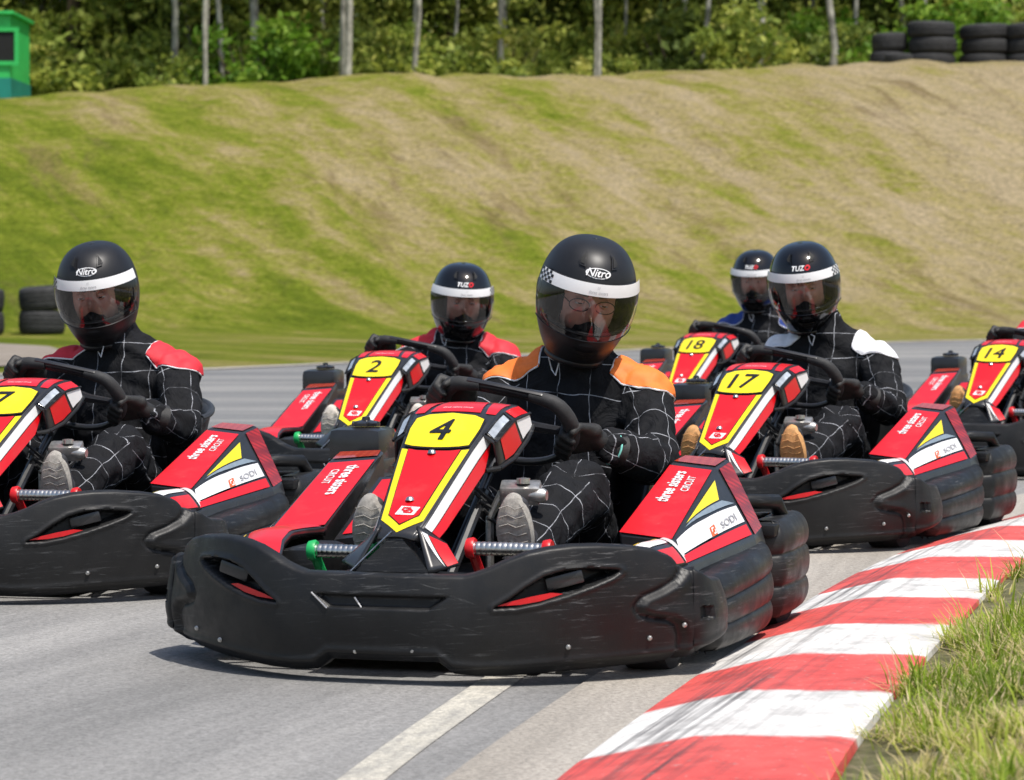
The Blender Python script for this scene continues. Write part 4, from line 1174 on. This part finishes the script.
# far, streakier part of the tarmac
pf = [(-60, 10), (60, 16.2)] + far[::-1]
fs2 = [(x, y) for x, y in [(-60, 9), (-12, 17.5), (0, 18.5), (12, 19), (60, 20)]] + [(x, y - .30) for x, y in far[::-1]]
a2 = link_mesh('track_back_straight', [(x, y, .008) for x, y in fs2], [tuple(range(len(fs2)))], 'far_asphalt', smooth=False); tag(a2, kind='structure')
# concrete edging on the far side
ev = []
for x, y in far: ev += [(x, y - .10, .012), (x, y + .45, .012)]
e_ = link_mesh('track_edge', ev, [(2 * i, 2 * i + 2, 2 * i + 3, 2 * i + 1) for i in range(len(far) - 1)], 'worn_concrete', smooth=False); tag(e_, kind='structure')
gp = [(-60, 12.5), (-30, 17.6), (-12, 23.2), (-6, 27), (-5.4, 28), (-4.6, 31.0), (-4.7, 34.5), (-5.5, 38), (-6.6, 40.0), (-9, 41.5), (-14, 42), (-60, 42)]
g_ = link_mesh('gravel_path', [(x, y, .016) for x, y in gp], [tuple(range(len(gp)))], 'gravel_dirt', smooth=False); tag(g_, kind='structure')
strip('kerb_apron', lambda y: kl(y) - .19 - .02 * (y - 5.8), lambda y: kl(y) + .05, .008, 'worn_concrete', y0=1.5, y1=20)
strip('edge_line', lambda y: kl(y) - .385 - .055 * (y - 5.8), lambda y: kl(y) - .300 - .052 * (y - 5.8), .0062, 'line_paint', y0=1.5, y1=13)
# kerb with profile
def kerb():
    n = 620; y0, y1 = 1.6, 20
    prof = [(0, .000), (.02, .012), (.10, .032), (.205, .058), (.235, .064), (.30, .067), (.50, .070), (.528, .066), (.538, .0)]
    cen = [(kl(y0 + (y1 - y0) * i / (n - 1)), y0 + (y1 - y0) * i / (n - 1)) for i in range(n)]
    vs = []; sk = []
    for i, (x, y) in enumerate(cen):
        a = V(cen[max(0, i - 1)]); b = V(cen[min(n - 1, i + 1)]); t = (b - a).normalized(); nn = V((t.y, -t.x))
        for d, z in prof:
            vs.append((x + nn.x * d, y + nn.y * d, z)); sk.append(1 if d < .24 else (.45 if d < .32 else .12))
    m = len(prof)
    fs = []; kst = []
    B = [5.84, 6.47, 7.09, 7.69, 8.32, 8.83, 9.49, 10.07, 10.62, 11.2]
    while B[-1] < 21: B.append(B[-1] + .60)
    B0 = 5.84
    while B0 > 1: B0 -= .63; B.insert(0, B0)
    i584 = B.index(5.84)
    for i in range(n - 1):
        # stripes run square to the kerb: measure at the outer edge
        yo = (vs[i * m + 6][1] + vs[(i + 1) * m + 6][1]) / 2
        k = sum(1 for b in B if b <= yo) - 1; kf = k - i584 + (yo - B[k]) / (B[k + 1] - B[k]) if k >= 0 else -i584
        for j in range(m - 1):
            fs.append((i * m + j, i * m + j + 1, (i + 1) * m + j + 1, (i + 1) * m + j)); pass
        kst.append(kf)
    o = link_mesh('kerb', vs, fs, 'kerb_paint', smooth=False)
    kst.append(kst[-1]); at = o.data.attributes.new('stripe', 'FLOAT', 'POINT'); at.data.foreach_set('value', [kst[i // m] + 20 for i in range(n * m)])
    at = o.data.attributes.new('skid', 'FLOAT', 'POINT'); at.data.foreach_set('value', sk)
    tag(o, kind='structure')
def wear_line():
    m = M['line_paint']; nt = m.node_tree; b = nt.nodes['Principled BSDF']; src = b.inputs['Base Color'].links[0].from_socket
    w = ramp(nt, tex(nt, coords(nt, scale=(2.4, .7, 1), rot=(0, 0, .2)), 9, 7, .8), [(.36, (.7,) * 3), (.55, (0,) * 3)])
    nt.links.new(mixc(nt, w.outputs[0], src, (.225, .22, .21)), b.inputs['Base Color'])
wear_line()
kerb()
# verge: soil bank with grass right of the kerb
def vg(x, y):
    d = x - kl(y) - .555
    return .055 + .10 * sstep(0, .5, d) + .02 * noise.noise(V((x * 5, y * 5, 0))) * sstep(0, .1, d)
vx = []; NU, NV = 60, 160
for j in range(NV):
    y = 1.6 + 16 * j / (NV - 1)
    for i in range(NU): 
        x = kl(y) + .545 + 8 * (i / (NU - 1)) ** 2; vx.append((x, y, vg(x, y) if i else .02))
def soil():
    m, nt, b = new_mat('soil'); v = coords(nt)
    r = ramp(nt, tex(nt, v, 14, 8, .75), [(.3, (.12, .12, .045)), (.5, (.20, .19, .08)), (.68, (.36, .30, .19))])
    nt.links.new(r.outputs[0], b.inputs['Base Color']); b.inputs['Roughness'].default_value = .95; bump(nt, b, tex(nt, v, 60, 6, .8), 1, .02); M['soil'] = m
soil()
vo = link_mesh('verge', vx, [(j * NU + i, j * NU + i + 1, (j + 1) * NU + i + 1, (j + 1) * NU + i) for j in range(NV - 1) for i in range(NU - 1)], 'soil'); tag(vo, kind='structure')
def blades(name, gen, mat, kind='stuff'):
    vs = []; fs = []; tn = []
    for p, h, w, lean, az, tone in gen:
        d = V((math.cos(az), math.sin(az), 0)); sd = V((-d.y, d.x, 0)) * w
        k = len(vs); p = V(p)
        m1 = p + V((0, 0, h * .55)) + d * lean * .35; tp = p + V((0, 0, h)) + d * lean
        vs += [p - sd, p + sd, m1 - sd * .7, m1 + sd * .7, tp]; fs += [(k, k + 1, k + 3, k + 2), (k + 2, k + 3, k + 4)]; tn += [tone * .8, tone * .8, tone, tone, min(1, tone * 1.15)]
    o = link_mesh(name, vs, fs, mat, smooth=False)
    at = o.data.attributes.new('tone', 'FLOAT', 'POINT'); at.data.foreach_set('value', tn); tag(o, kind=kind); return o
def verge_gen():
    rnd = random.Random(3); tufts = []
    for _ in range(3600):
        y = 4.0 + 8 * rnd.random(); d = 1.35 * rnd.random() ** 1.15
        if noise.noise(V((d * 4, y * 2.2, 9))) + .16 - .35 * (d < .10) < rnd.random() * .5 - .2: continue
        tufts.append((kl(y) + .56 + d, y, rnd.random()))
    for x, y, q in tufts:
        n = 30 if y < 8 else 20
        hh = .028 + .042 * q + .03 * (q > .93)
        for _ in range(n):
            a = rnd.random() * 6.28; r = abs(rnd.gauss(0, .030))
            px, py = x + r * math.cos(a), y + r * math.sin(a)
            if rnd.random() < .3: yield ((px - .04 * rnd.random(), py, vg(px, py) + .004), .012 + .02 * rnd.random(), .0018, .05 + .05 * rnd.random(), rnd.random() * 6.28, .84 + .16 * rnd.random()); continue
            dry = rnd.random() < .22 + .25 * (q < .3)
            yield ((px, py, vg(px, py) - .005), hh * (.5 + .8 * rnd.random()), .0017 + .0018 * rnd.random(), hh * (.2 + .9 * rnd.random()), a + rnd.gauss(0, .5), (.84 + .16 * rnd.random()) if dry else max(.1, min(.82, .22 + .42 * rnd.random() + .9 * noise.noise(V((x * 2.6, y * 1.6, 4))))))
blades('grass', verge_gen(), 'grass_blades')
def bank_gen():
    rnd = random.Random(5)
    for _ in range(26000):
        x = rnd.uniform(-13, 13); y = rnd.uniform(44.5, 61) if rnd.random() < .9 else rnd.uniform(38, 45)
        if y < 45 and interp([(p[0], p[1]) for p in far], x) + 1.2 > y: continue
        if x < -2 and y < 44.5: continue
        z = terrain(x, y); t = noise.noise(V((x * .8 + y * .4, y * .5, 2))) * .5 + .5 + x * .025
        if rnd.random() < .35: t += .2
        h = .03 + .05 * rnd.random()
        yield ((x, y, z - .01), h, .010 + .012 * rnd.random(), h * rnd.uniform(.2, 1.1), rnd.random() * 6.28, max(.45, min(.98, .28 + .62 * t + rnd.gauss(0, .06))))

# ------------------------------------------------------------------ tyres
def tyre_mesh():
    mb = MB(); mb.lathe([(-.5, .62), (-.52, .78), (-.46, .93), (-.33, .99), (-.30, .955), (-.27, 1.0), (-.1, 1.01), (-.08, .965), (-.05, 1.01), (.05, 1.01), (.08, .965), (.10, 1.01), (.27, 1.0), (.30, .955), (.33, .99), (.46, .93), (.52, .78), (.5, .62), (.40, .60), (.30, .72), (-.30, .72), (-.40, .60), (-.5, .62)], (0, 0, 0), 'z', 40)
    return mb
tyre0 = None
def tyre(x, y, z, rad, wid, label, tilt=0):
    global tyre0
    if tyre0 is None: o = tyre0 = tyre_mesh().build('tyre', 'old_rubber')
    else: o = tyre0.copy(); COL.objects.link(o)
    o.scale = (rad, rad, wid); o.location = (x, y, z); o.rotation_euler = (R(tilt), R(tilt * .6), random.random() * 6)
    tag(o, label, 'tyre', 'old tyres stacked as barriers'); return o
def at_px(px, Y): return (px - 512) / 3200 * Y
where = ['bottom', 'second', 'third']
for px, Y, n, rad, wid, lab in ((888, 60.2, 2, .34, .33, 'leftmost tyre stack on the bank top'), (931, 60.0, 3, .45, .29, 'tall tyre stack second from left on the bank top'),
                                (985, 60.2, 3, .48, .27, 'wide tyre stack third from left on the bank top'), (1029, 60.0, 3, .45, .28, 'tyre stack at the right edge of the bank top')):
    X = at_px(px, Y); z0 = terrain(X, Y)
    for k in range(n):
        tyre(X + .03 * (k % 2), Y, z0 + wid * .5 + k * wid * 1.03, rad, wid, '%s tyre of the %s' % (('top' if k == n - 1 else where[k]), lab), tilt=1.5 if k == n - 1 else 0)
X = at_px(899, 59.3); tyre(X, 59.3, terrain(X, 59.3) + .11, .27, .2, 'small tyre lying before the two left stacks on the bank top')
for px, Y, lab in ((42, 45.6, 'stack beside the track behind the driver of kart 7'), (-19, 45.4, 'stack at the left edge of the photo')):
    X = at_px(px, Y); z0 = terrain(X, Y)
    for k in range(2): tyre(X, Y, z0 + .17 + k * .34, .33, .33, '%s tyre of the %s' % (('bottom', 'top')[k], lab), tilt=1 + k * 3)

# ------------------------------------------------------------------ green cabin at the left
def cabin():
    root = empty('cabin', (-11.0, 62.5, terrain(-11, 62.5))); z0 = root.location.z
    w = MB(); W0, W1 = -3.2, (at_px(30, 64) + 11.0)
    zt = 5.83 - z0; zs = 4.60 - z0
    # walls around a window opening
    a, b = W0, W1; wx0, wx1 = at_px(-14, 61) + 11.0, at_px(11, 61) + 11.0; wz0, wz1 = 4.93 - z0, 5.50 - z0
    w.box(((a + b) / 2, -1.0, (zs + zt) / 2), (b - a, .08, zt - zs))
    wc_, wz = (wx0 + wx1) / 2, (wz0 + wz1) / 2; ww, wh = wx1 - wx0, wz1 - wz0
    for x_, z_, dx_, dz_ in ((wx0 - .04, wz, .08, wh + .16), (wx1 + .04, wz, .08, wh + .16), (wc_, wz0 - .04, ww - .002, .08), (wc_, wz1 + .04, ww - .002, .08)): w.box((x_, -1.06, z_), (dx_, .05, dz_))
    w.box((b - .04, .2, (zs + zt) / 2), (.08, 2.3, zt - zs)); w.box((a + .04, .2, (zs + zt) / 2), (.08, 2.3, zt - zs)); w.box(((a + b) / 2, 1.4, (zs + zt) / 2), (b - a, .08, zt - zs))
    w.build('wall', 'cabin_green', root, smooth=False)
    lo = MB(); lo.box(((a + b) / 2, 0.2, (zs - .02) / 2), (b - a + .04, 2.5, zs + .04))
    for k in range(4): lo.box(((a + b) / 2, -1.06, .1 + .16 * k), (b - a + .06, .02, .03))
    lo.build('base', 'cabin_teal', root, smooth=False)
    r = MB(); r.box(((a + b) / 2, .2, zt + .03), (b - a + .15, 2.7, .06), bev=.01); r.build('roof', 'cabin_green', root, smooth=False)
    wi = MB(); wi.box(((wx0 + wx1) / 2, -1.046, (wz0 + wz1) / 2), (wx1 - wx0, .02, wz1 - wz0)); wi.build('window', 'dark_recess', root, smooth=False)
    tag(root, 'bright green cabin with a dark window behind the bank at far left', 'cabin')
cabin()

# ------------------------------------------------------------------ trees
def leaf_cloud(seed, centre, rad, clumps, per, size, tone0):
    rnd = random.Random(seed); vs = []; fs = []; tn = []
    for _ in range(clumps):
        while True:
            q = V((rnd.uniform(-1, 1), rnd.uniform(-1, 1), rnd.uniform(-1, 1)))
            if .25 < q.length < 1: break
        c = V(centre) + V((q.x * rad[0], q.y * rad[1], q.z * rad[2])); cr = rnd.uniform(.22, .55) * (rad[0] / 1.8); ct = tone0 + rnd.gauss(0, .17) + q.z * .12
        for _ in range(per):
            d = V((rnd.gauss(0, 1), rnd.gauss(0, 1), rnd.gauss(0, .7))) * cr * .55; p = c + d
            a = V((rnd.gauss(0, 1), rnd.gauss(0, 1), rnd.gauss(0, 1))).normalized(); b = a.cross(V((rnd.gauss(0, 1), rnd.gauss(0, 1), rnd.gauss(0, 1)))).normalized()
            s = size * rnd.uniform(.6, 1.3); k = len(vs)
            vs += [p - a * s, p - b * s * .5, p + a * s, p + b * s * .5]; fs.append((k, k + 1, k + 2, k + 3)); t = max(0, min(1, ct + rnd.gauss(0, .12))); tn += [t] * 4
    return vs, fs, tn
def leaf_obj(name, data, mat, parent=None):
    vs, fs, tn = data; o = link_mesh(name, vs, fs, mat, parent, smooth=False)
    at = o.data.attributes.new('tone', 'FLOAT', 'POINT'); at.data.foreach_set('value', tn); return o
def trunk_mb(rnd, h, r, lean=0):
    mb = MB(); pts = []; x = y = 0
    for k in range(9):
        pts.append((x, y, h * k / 8 - .2)); x += rnd.gauss(lean, .09); y += rnd.gauss(0, .05)
    mb.tube(pts, [r * (1 - .75 * k / 8) * (1.25 if k == 0 else 1) for k in range(9)], 10)
    for k in range(9):
        i = rnd.randint(3, 7); p = V(pts[i]); a = rnd.random() * 6.28; L = rnd.uniform(.8, 1.9)
        mb.tube([p, p + V((math.cos(a) * L * .5, math.sin(a) * L * .5, L * .35)), p + V((math.cos(a) * L, math.sin(a) * L, L * .9))], [r * .3, r * .2, r * .06], 6)
    return mb
protos = {}
def make_tree(kind, v):
    rnd = random.Random(hash((len(kind), v)) % 999 + v * 13); nm = {'birch': 'birch_tree', 'wood': 'broadleaf_tree', 'pine': 'dark_tree'}[kind]
    root = empty(nm)
    if kind == 'birch':
        trunk_mb(rnd, 11, .062 + .016 * v, .05 * (v - 1)).build('trunk', 'bark_white', root)
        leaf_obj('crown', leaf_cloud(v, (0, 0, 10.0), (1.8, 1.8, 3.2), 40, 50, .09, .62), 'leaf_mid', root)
    elif kind == 'wood':
        trunk_mb(rnd, 10, .15, .02).build('trunk', 'bark_brown', root)
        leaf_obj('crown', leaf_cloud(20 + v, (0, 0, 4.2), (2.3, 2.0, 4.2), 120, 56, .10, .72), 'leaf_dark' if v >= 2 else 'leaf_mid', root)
    else:
        trunk_mb(rnd, 12, .2, 0).build('trunk', 'bark_brown', root)
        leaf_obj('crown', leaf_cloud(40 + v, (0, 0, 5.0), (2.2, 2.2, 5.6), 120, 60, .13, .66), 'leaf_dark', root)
    return root
used = set()
def plant(kind, v, x, y, rz, sc, label, group):
    key = (kind, v)
    if key not in protos: protos[key] = make_tree(kind, v); o = protos[key]
    else:
        src = protos[key]; o = src.copy(); COL.objects.link(o)
        for ch in src.children: c = ch.copy(); COL.objects.link(c); c.parent = o
    o.location = (x, y, terrain(x, y)); o.rotation_euler = (0, 0, rz); o.scale = (sc,) * 3; tag(o, label, 'tree', group)
rt = random.Random(11)
birches = [(203, 64.3), (414, 64.8), (347, 64.6), (599, 64.4), (826, 65), (500, 66.3), (130, 72), (238, 71), (258, 67), (322, 69), (455, 67.5), (505, 68), (625, 70), (706, 67), (758, 67), (840, 71), (905, 70), (960, 71), (1005, 69), (170, 66), (186, 69), (205, 64.5), (217, 66), (277, 70), (345, 65), (412, 67.5), (365, 74), (598, 66), (683, 70), (858, 69), (925, 66), (95, 71), (40, 70), (735, 68), (812, 71)]
for i, (px, Y) in enumerate(birches):
    plant('birch', i % 3, at_px(px, Y), Y, rt.random() * 6, rt.uniform(.6, 1.15), 'pale-barked birch in the front row of the wood behind the grass bank', 'birches behind the bank')
for i in range(44):
    x = -22 + 44 * (i + rt.random() * .7) / 44; y = 68.5 + 5 * rt.random()
    plant('wood', i % 4, x, y, rt.random() * 6, rt.uniform(.8, 1.2), 'bushy broadleaf tree within the wood behind the grass bank', 'broadleaf trees behind the bank')
for i in range(44):
    x = -30 + 60 * (i + rt.random() * .6) / 44; y = 77 + 9 * rt.random()
    plant('pine', i % 3, x, y, rt.random() * 6, rt.uniform(.95, 1.3), 'dark tree deep in the wood behind the grass bank', 'dark trees deep in the wood')
bush0 = {}
def shrub(v, x, y, sc, mat, label, group):
    key = (v, mat)
    if key not in bush0:
        root = empty('shrub'); leaf_obj('foliage', leaf_cloud(60 + v, (0, 0, .75), (1.3, 1.1, .95), 46, 60, .085, .5), mat, root)
        st = MB()
        for k in range(6):
            a = k * 1.05; st.tube([(0, 0, -.1), (.3 * math.cos(a), .3 * math.sin(a), .7), (.6 * math.cos(a), .6 * math.sin(a), 1.3)], [.03, .02, .008], 6)
        st.build('stem', 'bark_brown', root); bush0[key] = root; o = root
    else:
        src = bush0[key]; o = src.copy(); COL.objects.link(o)
        for ch in src.children: c = ch.copy(); COL.objects.link(c); c.parent = o
    o.location = (x, y, terrain(x, y)); o.rotation_euler = (0, 0, rt.random() * 6); o.scale = (sc,) * 3; tag(o, label, 'shrub', group)
for i in range(104):
    x = -20 + 40 * (i + rt.random() * .8) / 104
    if x < -9 and False: continue
    shrub(i % 3, x, (64.6 if x > -8 else 66) + 6.0 * rt.random() ** .8, rt.uniform(.5, 1.45), ('leaf_mid', 'leaf_mid', 'leaf_dark', 'leaf_bright')[rt.choice((0, 0, 0, 1, 2, 2, 3))], 'shrub growing under the trees behind the grass bank', 'shrubs at the edge of the wood')
for px, Y, sc in ((940, 64, 1.2), (985, 64.5, 1.3), (900, 66, .9)):
    shrub(1, at_px(px, Y), Y, sc, 'leaf_bright', 'bright green sunlit shrub behind the tyre stacks on the bank', 'bright shrubs behind the tyres')
shrub(2, at_px(625, 64), 64, .45, 'leaf_bright', 'small yellow-green shrub at the bank top near the middle of the wood', 'lone bright shrub')

# ------------------------------------------------------------------ light and camera
SD = V((.24, -.30, .88)).normalized()
el = math.asin(SD.z); rot = math.atan2(SD.x, SD.y)
w = bpy.data.worlds.new('World'); scene.world = w; w.use_nodes = True
nt = w.node_tree; bg = nt.nodes['Background']; sky = nt.nodes.new('ShaderNodeTexSky'); sky.sky_type = 'NISHITA'; sky.sun_disc = False
sky.sun_elevation = el; sky.sun_rotation = rot; sky.air_density = 1.2; sky.dust_density = 2.5
nt.links.new(sky.outputs[0], bg.inputs[0]); bg.inputs[1].default_value = .14
sl = bpy.data.lights.new('sun', 'SUN'); sl.energy = 4.9; sl.angle = R(.5); sl.color = (1, .955, .89)
so = bpy.data.objects.new('sun', sl); COL.objects.link(so); so.rotation_euler = (-SD).to_track_quat('-Z', 'Y').to_euler()
cam = bpy.data.cameras.new('camera'); co = bpy.data.objects.new('camera', cam); COL.objects.link(co); scene.camera = co
co.location = (0, 0, .92); co.rotation_euler = (R(90), 0, 0)
cam.sensor_width = 36; cam.lens = 3200 / 1024 * 36; cam.shift_y = -(390 - 270) / 1024; cam.clip_end = 2000; cam.clip_start = .1
cam.dof.use_dof = True; cam.dof.focus_distance = 8.4; cam.dof.aperture_fstop = 9.0
scene.view_settings.view_transform = 'Standard'; scene.view_settings.look = 'None'; scene.view_settings.exposure = 0
scene.cycles.max_bounces = 8; scene.cycles.transparent_max_bounces = 12
